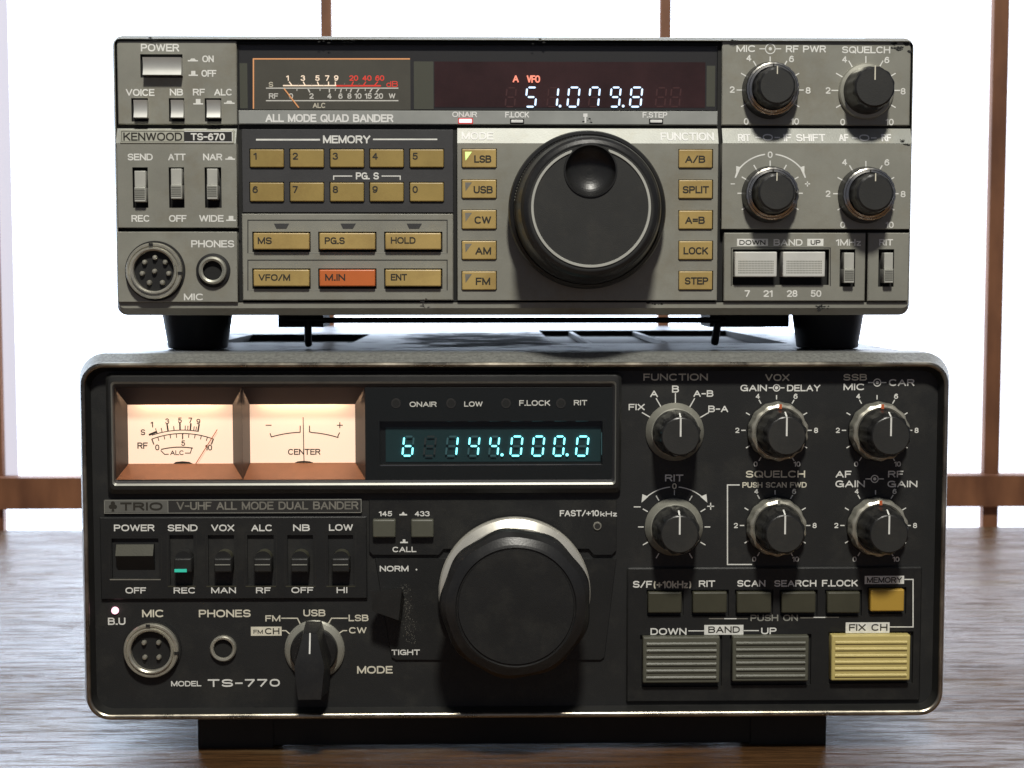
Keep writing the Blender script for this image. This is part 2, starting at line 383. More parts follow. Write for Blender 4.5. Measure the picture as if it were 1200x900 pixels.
def icon(mb, cx,cy, y, m, l=13, r=5.2):
    c=P(cx,cy,y); n=24
    ring=[(c[0]+r*K*math.cos(2*pi*k/n),c[1]+r*K*math.sin(2*pi*k/n)) for k in range(n+1)]
    mb.stroke(ring,1.2*K,y,m); mb.poly([(c[0]+2*K*math.cos(2*pi*k/12),c[1]+2*K*math.sin(2*pi*k/12)) for k in range(12)],y,m)
    mb.pstroke([(cx-l,cy),(cx-r,cy)],1.2,y,m); mb.pstroke([(cx+r,cy),(cx+l,cy)],1.2,y,m)
def arc_pts(cx,cy,r,a0,a1,n=16): return [(cx+r*math.cos(math.radians(a0+(a1-a0)*k/n)),cy-r*math.sin(math.radians(a0+(a1-a0)*k/n))) for k in range(n+1)]
def disc(mb,c,r,y,m,n=24): mb.poly([(c[0]+r*math.cos(2*pi*k/n),c[1]+r*math.sin(2*pi*k/n)) for k in range(n)],y,m)

# =================================================================== UPPER RADIO
u_loc=(11.0,130.0,0.0)
UYT, UYL = 0.0, -2.2             # front planes of the upper and the lower half
zplate = P(600,412.5,2)[1]-.7    # top of the lower radio, where the feet stand
top = thing('radio_transceiver','grey amateur radio transceiver with olive gold keys stacked on top of the black one','radio transceiver',(11,130,zplate))
# --- case
b=MB(); oc=R(132,41.5,1071,369.5,0)
co=inset(oc,1.2)
b.loft([(*co,3,252),(*co,3.2,250),(*co,3.2,12)],M['case_grey'],M['case_grey'],M['case_grey'])
for k in range(14):              # cooling slots on the lid
    b.box(oc[0]+70+k*10, oc[0]+74+k*10, 90,170, co[3]-.2, co[3]+.25, M['gap'])
b.build('case',top)
# --- bezel and panels
fp=MB()
bi=R(136,46.5,1067.5,361,-1.0); bj=R(137,47,1067,354.5,-1.0)
fp.loft([(*oc,3.4,14),(*oc,3.4,3.0),(*inset(oc,.25),3.3,2.0),(*bi,2.2,-1.0),(*bj,1.6,-1.0),(*bj,1.6,1.6)],
        [M['paint'],M['paint'],M['paint'],M['paint'],M['gap']],M['paint'],None)
fp.plate(inset(bj,.3),[R(279.5,53,841,129,0)],1.61,2.0,M['gap'],depth=3,bev=.02)  # black floor puts the shade of the narrow grooves into its colour
def ru(*a,y=UYT): return R(*a,y)
# top left plate
fp.plate(ru(137.5,47.5,277.5,146), [ru(164.5,63.5,214,91),ru(154,115,173.5,142.5),ru(198,115,216,142.5),ru(240,115,259.5,142.5)], UYT,1.6,M['paint'],cham=.0)
yt=UYT-.05
for s,bx in (('POWER',(165,51.3,210,60.4)),('ON',(237,65,250.5,73)),('OFF',(236,82,253.5,90)),('VOICE',(147.5,104.3,181,112.5)),('NB',(199,104,214.5,112)),('RF',(226,104,240,112)),('ALC',(251,104,272,112))):
    fp.text(s,bx,yt,M['white'])
sym(fp,220,68.5,232,72,yt,M['white'],0); sym(fp,221,83,232,89,yt,M['white'],1); sym(fp,226.5,116,238,122.5,yt,M['white'],1); sym(fp,262.5,118,275,121.8,yt,M['white'],0)
SL=[]
def sloped(px0,px1,m, py0=150.5,py1=168.0):   # the light facet that leads out to the lower half
    a=P(px0,(py0+py1)/2,UYT)[0]; c=P(px1,(py0+py1)/2,UYT)[0]; z1=P((px0+px1)/2,py0,UYT)[1]; z0=P((px0+px1)/2,py1,UYL)[1]
    fp.add([(a,UYT+.2,z1),(c,UYT+.2,z1),(c,UYL,z0),(a,UYL,z0)],[(0,1,2,3)],m,False)
    fp.add([(a,UYT+.2,z1),(c,UYT+.2,z1),(c,1.6,z1),(a,1.6,z1)],[(0,1,2,3)],M['paint'],False)
    for x in (a,c): fp.add([(x,UYT+.2,z1),(x,UYL,z0),(x,1.6,z0),(x,1.6,z1)],[(0,1,2,3)],M['paint'],False)
    SL.append((z0,z1)); return a,c,z0,z1
def on_slope(txt,x0,y0,x1,y1,m,py0=150.5,py1=168.0):
    ym=(UYT+.2+UYL)/2; X0,Z0,X1,Z1=R(x0,y0,x1,y1,ym)
    zb,zt=SL[-1]
    for k,(_,f) in enumerate(letters(txt,X0,Z0,X1,Z1,.19)):
        fp.add([(p,UYL+(UYT+.2-UYL)*((z-zb)/(zt-zb))-.09-.0008*(k%40),z) for p,z in f],[(0,1,2,3)],m,False)
sloped(137.5,277.5,M['strip'])
yl=UYL-.05
def rl(*a): return R(*a,UYL)
fp.plate(rl(137.5,168,277.5,267),[rl(155.5,196,173.5,243.5),rl(198,196,216,243.5),rl(240,196,259.5,243.5)],UYL,1.6,M['paint'],bev=.15)
for s,bx in (('SEND',(149.5,180,179,188)),('ATT',(197,180,217.5,188)),('NAR',(238,180,260.5,188)),('REC',(154,252,175.5,260)),('OFF',(198,252,218.5,260)),('WIDE',(233.5,252,262,260))):
    fp.text(s,bx,yl,M['white'])
sym(fp,264,183.5,275.5,187.3,yl,M['white'],0); sym(fp,265,253,276.5,259,yl,M['white'],1)
fp.plate(rl(137.5,271.5,278,354.3),[],UYL,1.6,M['paint'],bev=.25)
fp.text('PHONES',(224,281.5,274.5,290),yl,M['white']); fp.text('MIC',(215.5,344,238.5,352),yl,M['white'])
# silver strip under the display
fp.plate(ru(279.5,129.5,841,146),[],UYT,1.6,M['silver'],bev=.25)
fp.text('ALL MODE QUAD BANDER',(311,133.8,461,143.2),yt,M['pale'],.02)
fp.text('ONAIR',(530,130.8,559,137.3),yt,M['pale']); fp.text('F.LOCK',(592,131,620,137.8),yt,M['pale']); fp.text('F.STEP',(753,131.3,782,138),yt,M['pale'])
fp.rect(R(685,133,687,144,yt),yt,M['pale']); fp.rect(R(683.5,133,688.5,137,yt),yt-.02,M['pale'])
# charcoal memory plate
hm=[]
mem=[]
for j,(ya,yb_) in enumerate(((175,196),(214,236))):
    for i,xa in enumerate((293,340,387,433.5,480.5)):
        hm.append(rl(xa-1,ya-1,xa+40,yb_+1)); mem.append((xa,ya,xa+39.3,yb_,'1234567890'[j*5+i]))
fp.plate(rl(283.5,151.5,531,249),hm,UYL+.4,1.6,M['darkplate'],bev=.15,depth=2)
ym=UYL+.35
fp.text('MEMORY',(378.5,158.7,434,168),ym,M['white'],.02)
fp.pstroke([(300.5,163.7),(374.5,163.7)],2,ym,M['white']); fp.pstroke([(437.5,163.3),(512,163.3)],1.7,ym,M['white'])
fp.text('PG. S',(417,202,444,210.3),ym,M['white'],.02)
fp.pstroke([(391,210.5),(391,206.3),(412.5,206.3)],1.2,ym,M['white']); fp.pstroke([(447.5,206.3),(469,206.3),(469,210.5)],1.2,ym,M['white'])
# lower middle plate
h2=[]; keys2=[]
for j,(ya,yb_) in enumerate(((273,292.3),(316,335.5))):
    for i,xa in enumerate((297,374.3,451.5)):
        h2.append(rl(xa-1.3,ya-1.5,xa+67,yb_+3)); keys2.append((xa,ya,xa+65.3,yb_,('MS','PG.S','HOLD','VFO/M','M.IN','ENT')[j*3+i]))
fp.plate(rl(284,250.5,531,352),h2,UYL,1.6,M['paint'],bev=.3,depth=2.5)
for ya,yb_ in ((258,296.5),(304.8,340)):   # engraved outlines around the rows
    fp.pstroke([(290.5,yb_),(290.5,ya),(524,ya),(524,yb_)],1.1,yl,M['tag_black']); fp.pstroke([(291,yb_),(524,yb_)],1.0,yl,M['cap_rib'])
for xa in (321,399,476.5):
    fp.poly([P(xa,262,yl),P(xa+18,262,yl),P(xa+14.5,268.2,yl),P(xa+3,268.2,yl)],yl,M['darkplate'])
# centre plate with the tuning knob
sloped(536,841,M['strip'])
mk=[('LSB',174.7,196.3,True),('USB',210.6,232.3,False),('CW',246.2,268.3,False),('AM',282.4,304,False),('FM',318,339.7,False)]
fk=[('A/B',175.3,196.6),('SPLIT',211,232.5),('A=B',246.8,268.4),('LOCK',282.6,304.1),('STEP',317.9,339.5)]
hc=[rl(540.7,a-.6,582.3,c+.6) for _,a,c,_2 in mk]+[rl(794.8,a-.6,835.7,c+.6) for _,a,c in fk]
fp.plate(rl(536,168,841,352),hc,UYL,1.6,M['paint'],bev=.15,depth=2)
on_slope('MODE',541,154.5,578,164,M['pale']); on_slope('FUNCTION',774,155,836.5,165,M['pale'])
# top right plate and dials
fp.plate(ru(846,47.5,1067,147),[],UYT,1.6,M['paint'],bev=.3)
W=M['white']
fp.text('MIC',(863,53,885.5,61),yt,W); fp.text('RF PWR',(921,53.3,968,61.5),yt,W); icon(fp,902.7,57.2,yt,W,12.5,5.6); fp.text('SQUELCH',(986.7,54.3,1043.3,62.5),yt,W)
TK=[-30,0,30,60,90,120,150,180,210]
dial(fp,902.5,105.5,32.5,39,TK,yt,W,nums={'4':(877.5,68),'6':(927.5,69),'2':(858,105),'8':(947,106),'0':(874.5,142.3),'10':(931.5,142.3)})
dial(fp,1014.7,106,32,40,TK,yt,W,nums={'4':(989.7,69.5),'6':(1039.3,70.3),'2':(970.3,106),'8':(1058.3,107),'0':(987.5,143),'10':(1042.5,143)})
sloped(846,1067,M['strip'])
for s,a in (('RIT',(864.5,157,879,166)),('IF SHIFT',(918,157,967,166)),('AF',(982.5,157,994,166)),('-O-',(885,157,914,165)),('-O-',(998,157.5,1027,165.5)),('RF',(1032.5,157,1044,166))): on_slope(s,a[0],a[1],a[2],a[3],M['pale'])
fp.plate(rl(846,168,1067,268.5),[],UYL,1.6,M['paint'],bev=.15)
dial(fp,902.5,226.5,32.5,38,TK,yl,W,nums={'0':(902.5,181.3)})
dial(fp,1014.7,227,31.5,38,TK,yl,W,nums={'4':(989.7,190),'6':(1039.3,190.3),'2':(970.3,227),'8':(1058.3,227.5),'0':(987.5,263.5),'10':(1042.5,263.5)})
for sgn in (-1,1):
    a0=90-sgn*8; a1=90-sgn*52
    fp.pstroke(arc_pts(902.7,227.5,47,a0,a1,10),1.6,yl,W)
    c=902.7
    fp.poly([P(c+sgn*40,208,yl),P(c+sgn*34.5,196,yl),P(c+sgn*40,194.5,yl)],yl-.03,W)
    fp.pstroke([(c+sgn*37.5,197),(c+sgn*41,208)],1.6,yl,W)
fp.pstroke([(856.5,215.5),(861,215.5)],1.2,yl,W); fp.pstroke([(943.5,215.5),(949,215.5)],1.2,yl,W); fp.pstroke([(946.2,213),(946.2,218.3)],1.2,yl,W)
# bottom right plates
fp.plate(rl(848.5,272.8,1014,353),[rl(858.5,292,971.5,334),rl(984,292,1002,336)],UYL,1.6,M['paint'],bev=.3)
fp.plate(rl(1017,272.8,1065,353),[rl(1029.3,292,1047.5,336)],UYL,1.6,M['paint'],bev=.3)
for s,bx in (('BAND',(906.5,280.2,940.5,288)),('1MHz',(979.5,280.2,1009,288)),('RIT',(1030.3,280.2,1046.5,287.8)),('7',(872.5,340,879,348)),('21',(894.5,340,905.5,348)),('28',(922,340,934.5,348)),('50',(950,340,962.5,348))):
    fp.text(s,bx,yl,W)
for s,bx,tx in (('DOWN',(863.7,279.8,900,288.2),(866.5,281.3,897,287)),('UP',(946,279.8,965,288.2),(950,281.3,961.5,287))):
    fp.rect(R(*bx,yl),yl,W); fp.text(s,tx,yl-.03,M['ink'])
fp.pstroke([(857,334.8),(857,290.5),(973,290.5),(973,334.8)],1,yl,M['tag_black'])
# worn-off paint chips on the edges
for (cx,cy,n,sc,yy) in ((1052,57,30,8,yt),(1047,51,14,5,yt),(1058,165,8,5,yl-.02),(1063,169,9,4,yl-.02),(1061,52,16,5,yt),(1066,60,8,3,yt),(500,353.5,8,9,yl),(380,48,4,10,-1.06),(180,47,5,9,-1.06),(860,48,6,9,-1.06),(960,360,14,8,-1.06),(280,266,5,4,yl),(765,355,7,12,-1.06),(963,361.5,10,9,-1.06),(625,48,6,14,yt-.9),(410,47.3,5,8,-1.06),(690,141.5,5,7,yt)):
    for k in range(n):
        a=random.gauss(0,.45)*sc; c_=random.gauss(0,.16)*sc; q=P(cx+a,cy+c_,yy); s_=random.uniform(.15,.6)
        fp.poly([(q[0]+s_*random.uniform(.5,1.5)*math.cos(t),q[1]+s_*random.uniform(.3,.8)*math.sin(t)) for t in (0,.9,1.9,3.1,4.2,5.3)],yy-.001*k,M['gap'])
fp.build('front_panel',top)

# name plate
b=MB(); ys=-2.5
b.slab(R(140.5,151.8,274,168,ys),UYT+1,ys,M['tag_silver'],.3,.15)
b.rect(R(142.3,153.5,272.5,166.5,ys-.02),ys-.02,M['tag_black'])
b.rect(R(143,154.2,215.5,166,ys-.04),ys-.04,M['tag_silver']); 
for q in ((216,153.6,272.5,154.4),(216,165.8,272.5,166.5),(271.8,153.6,272.6,166.5)): b.rect(R(*q,ys-.05),ys-.05,M['pale'])
b.text('KENWOOD',(144.5,155.3,213.5,165),ys-.07,M['ink'],-.004); b.text('TS-670',(223.5,156,263.5,164.5),ys-.07,M['white'],.02)
b.build('name_plate',top)

# push buttons
def push(px0,py0,px1,py1,name='button',m=None,root=top,yb=1,yf=-3.2,concave=True,label=None):
    b=MB(); x0,z0,x1,z1=R(px0,py0,px1,py1,yf); n=8
    m=m or M['cap_silver']; L=[]
    for k in range(n+1):
        t=k/n; z=z0+(z1-z0)*t; y=yf+.7*math.sin(pi*t)*(1 if concave else -1)
        L+=[(x0,y,z),(x1,y,z)]
    b.add(L,[(2*k,2*k+1,2*k+3,2*k+2) for k in range(n)],m)
    for e in (0,1):
        b.add([(x0 if e==0 else x1,L[2*k][1],L[2*k][2]) for k in range(n+1)]+[(x0 if e==0 else x1,yb,z1),(x0 if e==0 else x1,yb,z0)],[tuple(range(n+3))],m,False)
    b.add([(x0,yf,z0),(x1,yf,z0),(x1,yb,z0),(x0,yb,z0)],[(0,1,2,3)],m,False); b.add([(x0,yf,z1),(x1,yf,z1),(x1,yb,z1),(x0,yb,z1)],[(0,1,2,3)],m,False)
    return b.build(name,root,label=label)
push(167,67,212,87.5,label='wide silver power button',name='power_button')
for a,c in ((156.3,172),(200,214.5),(242,257.8)): push(a,117,c,137.5)
def slide(px0,px1,py0,py1,root=top):
    b=MB(); yf=-4.6; r=R(px0,py0,px1,py1,yf); x0,z0,x1,z1=r; zm=z0+(z1-z0)*.47
    b.slab((x0,zm,x1,z1),1.5,yf+.5,M['cap_light'],.15,.2)
    b.slab((x0,z0,x1,zm),1.5,yf,M['cap_light'],.15,.2,M['cap_rib'])
    for k in range(6):
        z=z0+.9+(zm-z0-1.2)*k/6; b.box(x0+.2,x1-.2,yf-.28,yf+.1,z,z+.38,M['cap_rib'])
    b.box(x0+.2,x1-.2,yf-.1,yf+.2,z0+.15,z0+.7,M['cap_light'])
    b.build('slide_switch',root)
for q in ((157.3,170.3,200,236.5),(200,212.7,197.5,233),(242.3,254.5,197.5,233.5),(989.5,1001.3,296,331.5),(1036.5,1047,296,331.5)): slide(*q)

# keys
for xa,ya,xb,yb_,s in mem:
    b=MB(); b.slab(R(xa,ya,xb,yb_,-2.6),1,-2.6,M['gold'],.25,.3); b.num(s,xa+6,ya+8,8,-2.65,M['ink'],1.1,.01); b.build('memory_key',top)
tx={'MS':(302,278,318.5,286),'VFO/M':(303,321.3,340,329),'PG.S':(380.5,278,404,286),'HOLD':(458,277.8,487,285.5),'M.IN':(381,321,404.5,329),'ENT':(458,321,477,328.7)}
for xa,ya,xb,yb_,s in keys2:
    yf=-4.0; b=MB(); m=M['orange'] if s=='M.IN' else M['gold2']
    b.slab(R(xa,ya,xb,yb_,yf),1,yf,m,.25,.35); b.text(s,tx[s],yf-.05,M['ink'],.008); b.build('key',top,label='orange key marked M.IN' if s=='M.IN' else None)
for s,ya,yb_,lit in mk:
    yf=-2.9; b=MB(); b.slab(R(541.5,ya,581.5,yb_,yf),1,yf,M['gold2'],.25,.3)
    w=[c for c in {'LSB':(555.7,575.8),'USB':(555,577.5),'CW':(556,575.5),'AM':(557,575.5),'FM':(557.5,574.5)}[s]]
    b.text(s,(w[0],ya+7.3,w[1],ya+16),yf-.05,M['ink'],.015)
    b.poly([P(545,ya+3.2,yf),P(553,ya+3.2,yf),P(545.6,ya+13.5,yf)],yf-.05,M['e_green'] if lit else M['grey_ink'])
    b.build('mode_key',top,label='mode key with lit green corner' if lit else None)
for s,ya,yb_ in fk:
    yf=-2.9; b=MB(); b.slab(R(795.6,ya,834.8,yb_,yf),1,yf,M['gold2'],.25,.3)
    w={'A/B':(803,826.5),'SPLIT':(800,830.8),'A=B':(803,826),'LOCK':(801,829.8),'STEP':(802.5,830)}[s]
    b.text(s,(w[0],ya+7,w[1],ya+15.5),yf-.05,M['ink'],.015); b.build('function_key',top)
for xa,xb in ((861.3,910.5),(917.6,967)):
    yf=-5.2; b=MB(); r=R(xa,295,xb,324.5,yf); b.slab(r,1.5,yf,M['white_key'],.3,.35)
    x0,z0,x1,z1=R(xa+4,304.5,xb-3.5,320.5,yf)
    for j in range(6):
        for i in range(24):
            u=x0+(x1-x0)*i/24; v=z0+(z1-z0)*j/6
            b.add([(u,yf-.02,v),(u+(x1-x0)/24*.72,yf-.02,v),(u+(x1-x0)/24*.72,yf-.02,v+(z1-z0)/6*.62),(u,yf-.02,v+(z1-z0)/6*.62)],[(0,1,2,3)],M['cap_rib'],False)
    b.build('band_key',top)

# status lamps in the silver strip
for (a,c,d,e,m) in ((538,139.3,553,143.8,M['e_red']),(599,140.3,613,143.8,M['pale']),(762,140.3,776,143.8,M['pale'])):
    b=MB(); b.slab(inset(R(a,c,d,e,-.5),-.35),1,-.35,M['gap'] if m is not M['e_red'] else M['e_redglow'],.2,.1); b.slab(R(a,c,d,e,-.7),1,-.7,m,.2,.15); b.build('status_lamp',top)

# ---- display window
b=MB()
wr=ru(279.5,53,841,129)
yb0=1.5
b.loft([(*wr,.2,UYT),(*inset(wr,.05),.2,UYT+.2),(*wr,.2,yb0)],[M['glass_surround'],M['glass_surround']],None,M['glass_surround'])
b.rect(R(281,74,290,127,1.4),1.4,M['olive_back']); b.rect(R(485,72,508,128,1.4),1.4,M['olive_back']); b.rect(R(828,77,838,125,1.4),1.4,M['olive_back'])
b.rect(R(509,72.5,826.5,126,1.4),1.4,M['red_back'])
win=b.build('display_window',top)
b=MB(); y=1.35
b.rect(R(296,69,481,128.5,y),y,M['meter_back'])
y=1.3
b.pstroke([(297,127),(297,69),(480,69)],1.5,y,M['e_orange'])
c='e_cream'
for a in ((312,103.3,466.5,103.3,1.3),(312,118,466.5,118,1.3),(332,100.3,394,100.3,1.5)): b.pstroke([(a[0],a[1]),(a[2],a[3])],a[4],y,M[c] if a[0]==332 else M['white'])
b.pstroke([(394,100.5),(446,100.5)],1.8,y,M['redink'])
for xx,dx,rd in ((342,-3,0),(357.5,-2,0),(373.5,-1.5,0),(385,0,0),(393,0,0),(412,2,1),(426,2.5,1),(439,3.5,1)): b.pstroke([(xx,100),(xx+dx,96)],1.3,y,M['redink'] if rd else M[c])
for xx,dx in ((350,-.5),(365.5,-.5),(379.5,0),(403,1),(420,1)): b.pstroke([(xx,100),(xx+dx,97.5)],.9,y,M['grey_ink'])
for xx,dx in ((361,2),(386,0),(400,-1),(412,-1.5),(420.5,-2),(436,-2.5),(444,-3)): b.pstroke([(xx,104),(xx+dx,108)],1.4,y,M['white'])
for xx in (348,375,393,406,428): b.pstroke([(xx,104),(xx,106.3)],.9,y,M['white'])
for s,xx,rd in (('1',337,0),('3',355,0),('5',372,0),('7',383.5,0),('9',394,0),('20',414.5,1),('40',430,1),('60',445,1)): b.num(s,xx,91.5,6.3,y,M['redink'] if rd else M['e_cream'],1.15)
b.num('dB',459.5,98.5,6.8,y,M['redink'],1.3,-.03); b.num('S',317.5,99,6,y,M['cream']); b.num('RF',320.5,112.5,6.2,y,M['white'],1.15); b.num('W',459.5,112.5,6,y,M['white'],1.1)
for s,xx in (('0',341),('2',365),('4',386),('6',399),('8',409.5),('10',419.5),('15',431.5),('20',443.8)): b.num(s,xx,112.5,6.3,y,M['white'],1.12)
b.text('ALC',(366.5,120.5,381.5,126.5),y,M['cream'])
me=b.build('meter_scale',win)
b=MB(); y=1.1; b.pstroke([(333,104),(350,126)],1.4,y,M['e_orange']); b.build('meter_needle',win)
b=MB(); y=1.0
for ch,x0,x1 in (('5',615.5,629.3),('1',641,654.5),('0',664.8,679.3),('7',689.7,703),('9',714.5,727.5),('8',738,752.8)):
    digit(b,ch,x0,102.5,x1,125,y,M['e_white'],None,2.15)
for x in (656.3,730.3): disc(b,P(x,124.3,y),.45,y,M['e_white'])
for x0 in (592,768,785): digit(b,'8',x0,103,x0+13,125,1.34,M['e_ghostred'],M['e_ghostred'],1.6)
for ch,x0 in (('0',641),('5',689.7)): digit(b,'0',x0,103,x0+13.5,125,1.34,M['e_ghostred'],M['e_ghostred'],1.4)
b.text('A',(600.8,88,608,96.5),y,M['e_redtxt'],.02); b.text('VFO',(617.3,88.3,633,97),y,M['e_redtxt'],.02)
b.build('frequency_display',win)
b=MB(); b.rect(R(279.7,53.2,840.7,128.8,UYT+.4),UYT+.4,M['pane']); b.build('window_pane',win)

# ---- rotary knobs of the upper radio
def rotary(root,px,py,y0,kind,mark=0.0):
    c=P(px,py,y0); cx,cz=c; k=MB(); h=None
    o=bpy.data.objects
    if kind=='dual_up':
        sk=MB(); sk.lathe(cx,cz,[(9.5,y0),(9.4,y0-.6),(9.0,y0-4.2,.22),(8.7,y0-4.8,.15),(8.1,y0-5.1),(7.9,y0-5.1),(7.2,y0-5.6),(7.0,y0-5.2)],[M['knob'],M['knob'],M['knob'],M['chrome'],M['knob'],M['chrome'],M['knob']],72,M['knob'],24)
        sk.rect((cx-.25,cz+7.1,cx+.25,cz+8.1),y0-5.62,M['ink']); base=sk.build('rotary_knob',root)
        p=12.0; k.lathe(cx,cz,[(6.9,y0-5),(6.9,y0-6,.2),(6.5,y0-p+1.4,.3),(6.1,y0-p+.4,.15),(5.4,y0-p)],M['knob'],72,M['face'],12)
        k.stroke([(cx,cz+6.3),(cx,cz+3.9)],.35,y0-p-.04,M['cream'])
        k.build('knob_cap',base)
    elif kind=='single_up':
        sk=MB(); sk.lathe(cx,cz,[(9.3,y0),(9.3,y0-.8),(8.9,y0-1.3),(7.6,y0-1.6)],M['skirt'],72,M['skirt']); base=sk.build('rotary_knob',root)
        p=11.5; k.lathe(cx,cz,[(7.9,y0-1.5),(7.6,y0-4,.3),(7.1,y0-p+1.6,.4),(6.7,y0-p+.5,.2),(6.0,y0-p)],M['knob'],72,M['face'],12)
        k.stroke([(cx,cz+6.8),(cx,cz+2.4)],.4,y0-p-.04,M['cream']); k.build('knob_cap',base)
    elif kind=='single_low':
        sk=MB(); sk.lathe(cx,cz,[(9.9,y0),(9.9,y0-.6),(9.5,y0-1.2),(8.2,y0-3.0),(7.6,y0-3.2)],M['skirt'],72,M['skirt']); base=sk.build('rotary_knob',root)
        p=15.5; k.lathe(cx,cz,[(7.9,y0-3.1),(7.8,y0-5,.45),(7.4,y0-p+3.5,.6),(6.9,y0-p+1.2,.5),(6.3,y0-p+.2,.1),(5.9,y0-p)],M['knob'],84,M['face'],12)
        k.stroke([(cx,cz+6.0),(cx,cz+.1)],.55,y0-p-.05,M['white'])
        k.add([(cx-.27,y0-p-.05,cz+6.0),(cx+.27,y0-p-.05,cz+6.0),(cx+.27,y0-p+3,cz+7.55),(cx-.27,y0-p+3,cz+7.55)],[(0,1,2,3)],M['white'],False)
        k.build('knob_cap',base)
    else:
        sk=MB(); sk.lathe(cx,cz,[(10.2,y0),(10.2,y0-1.0,.3),(9.9,y0-4.6,.5),(9.6,y0-5.2,.35),(8.6,y0-5.7),(8.1,y0-5.4)],[M['knob'],M['skirt'],M['nickel'],M['nickel'],M['nickel']],84,M['knob'],14)
        sk.rect((cx-.5,cz+8.0,cx+.5,cz+9.6),y0-5.78,M['needle'] if kind=='dual_low' else M['skirt']); base=sk.build('rotary_knob',root)
        p=16.5; k.lathe(cx,cz,[(8.1,y0-5.3),(8.0,y0-6,.4),(7.5,y0-p+3,.55),(7.0,y0-p+1.1,.5),(6.4,y0-p+.2,.1),(6.0,y0-p)],M['knob'],84,M['face'],12)
        k.stroke([(cx,cz+6.1),(cx,cz+.1)],.55,y0-p-.05,M['white'])
        k.add([(cx-.27,y0-p-.05,cz+6.1),(cx+.27,y0-p-.05,cz+6.1),(cx+.27,y0-p+3,cz+7.7),(cx-.27,y0-p+3,cz+7.7)],[(0,1,2,3)],M['white'],False)
        k.build('knob_cap',base)
rotary(top,902.5,106,UYT,'dual_up'); rotary(top,1014.7,107,UYT,'single_up'); rotary(top,902,228,UYL,'dual_up'); rotary(top,1014.7,228.5,UYL,'dual_up')

# tuning knob of the upper radio
kc=P(687.5,246.5,-6); cx,cz=kc
b=MB()
b.lathe(cx,cz,[(25.2,UYL),(25.2,-5),(26.0,-7),(26.0,-8.5),(25.6,-9.6),(25.0,-10.2)],M['knob'],128)
b.lathe(cx,cz,[(25.0,-10.2),(24.6,-10.6),(24.4,-10.4),(23.9,-11.2),(23.1,-20),(22.3,-24.2),(21.4,-25.6),(20.3,-26.2),(19.9,-26.2)],M['knob'],128)
tk=b.build('tuning_knob',top)
b=MB()
yf=-26.0; R1=18.6
dcx,dcz=cx-.2,cz+11.6; dr=8.1
NN=360; RP_=[(R1+.5,yf-.1),(R1+.42,yf-.4),(R1-.3,yf-.4),(R1-.4,yf-.0)]
for i in range(3):
    for k in range(NN):
        a0,a1=2*pi*k/NN,2*pi*(k+1)/NN; am=(a0+a1)/2
        if math.hypot(cx+R1*math.cos(am)-dcx,cz+R1*math.sin(am)-dcz)<dr+.3: continue
        (ra,ya),(rb,yb9)=RP_[i],RP_[i+1]
        b.add([(cx+ra*math.cos(a0),ya,cz+ra*math.sin(a0)),(cx+ra*math.cos(a1),ya,cz+ra*math.sin(a1)),(cx+rb*math.cos(a1),yb9,cz+rb*math.sin(a1)),(cx+rb*math.cos(a0),yb9,cz+rb*math.sin(a0))],[(0,1,2,3)],M['cap_light'])
# face with a hole for the finger dimple
n=96; outer=[(cx+(R1-.4)*math.cos(2*pi*k/n),yf,cz+(R1-.4)*math.sin(2*pi*k/n)) for k in range(n)]
inner=[]
for k in range(n):
    a=2*pi*k/n; inner.append((dcx+dr*math.cos(a),yf,dcz+dr*math.sin(a)))
RO=20.0; inner=[]; outer=[]; n=180   # rays from the dimple centre out to the rim keep every quad outside the dimple
for k in range(n):
    a=2*pi*k/n; ux,uz=math.cos(a),math.sin(a); ox,oz=dcx-cx,dcz-cz
    bq=ox*ux+oz*uz; tq=-bq+math.sqrt(max(0,bq*bq-(ox*ox+oz*oz-RO*RO)))
    outer.append((dcx+tq*ux,yf,dcz+tq*uz)); inner.append((dcx+min(dr,tq-.01)*ux,yf,dcz+min(dr,tq-.01)*uz))
b.add(outer+inner,[(k,(k+1)%n,n+(k+1)%n,n+k) for k in range(n)],M['face'],False)
b.build('knob_face',tk)
b=MB()
prof=[(dr+.45,yf-.0),(dr+.3,yf-.45),(dr-.1,yf-.5)]+[(dr*math.cos(t),yf+ 4.6*math.sin(t)) for t in [pi/2*i/12 for i in range(1,12)]]
b.lathe(dcx,dcz,prof,M['knob'],64,M['knob']); b.build('finger_dimple',tk)
b=MB()   # dashed wear line on the rubber grip and index notch
for k in range(34):
    a=math.radians(172-k*2.35); r_=24.05; y_=-11.6
    b.add([(cx+r_*math.cos(a),y_-.0,cz+r_*math.sin(a)),(cx+(r_+.28)*math.cos(a),y_-.35,cz+(r_+.28)*math.sin(a)),(cx+(r_+.28)*math.cos(a+.018),y_-.35,cz+(r_+.28)*math.sin(a+.018)),(cx+r_*math.cos(a+.018),y_,cz+r_*math.sin(a+.018))],[(0,1,2,3)],M['cap_rib'],False)
b.build('grip_ring',tk)

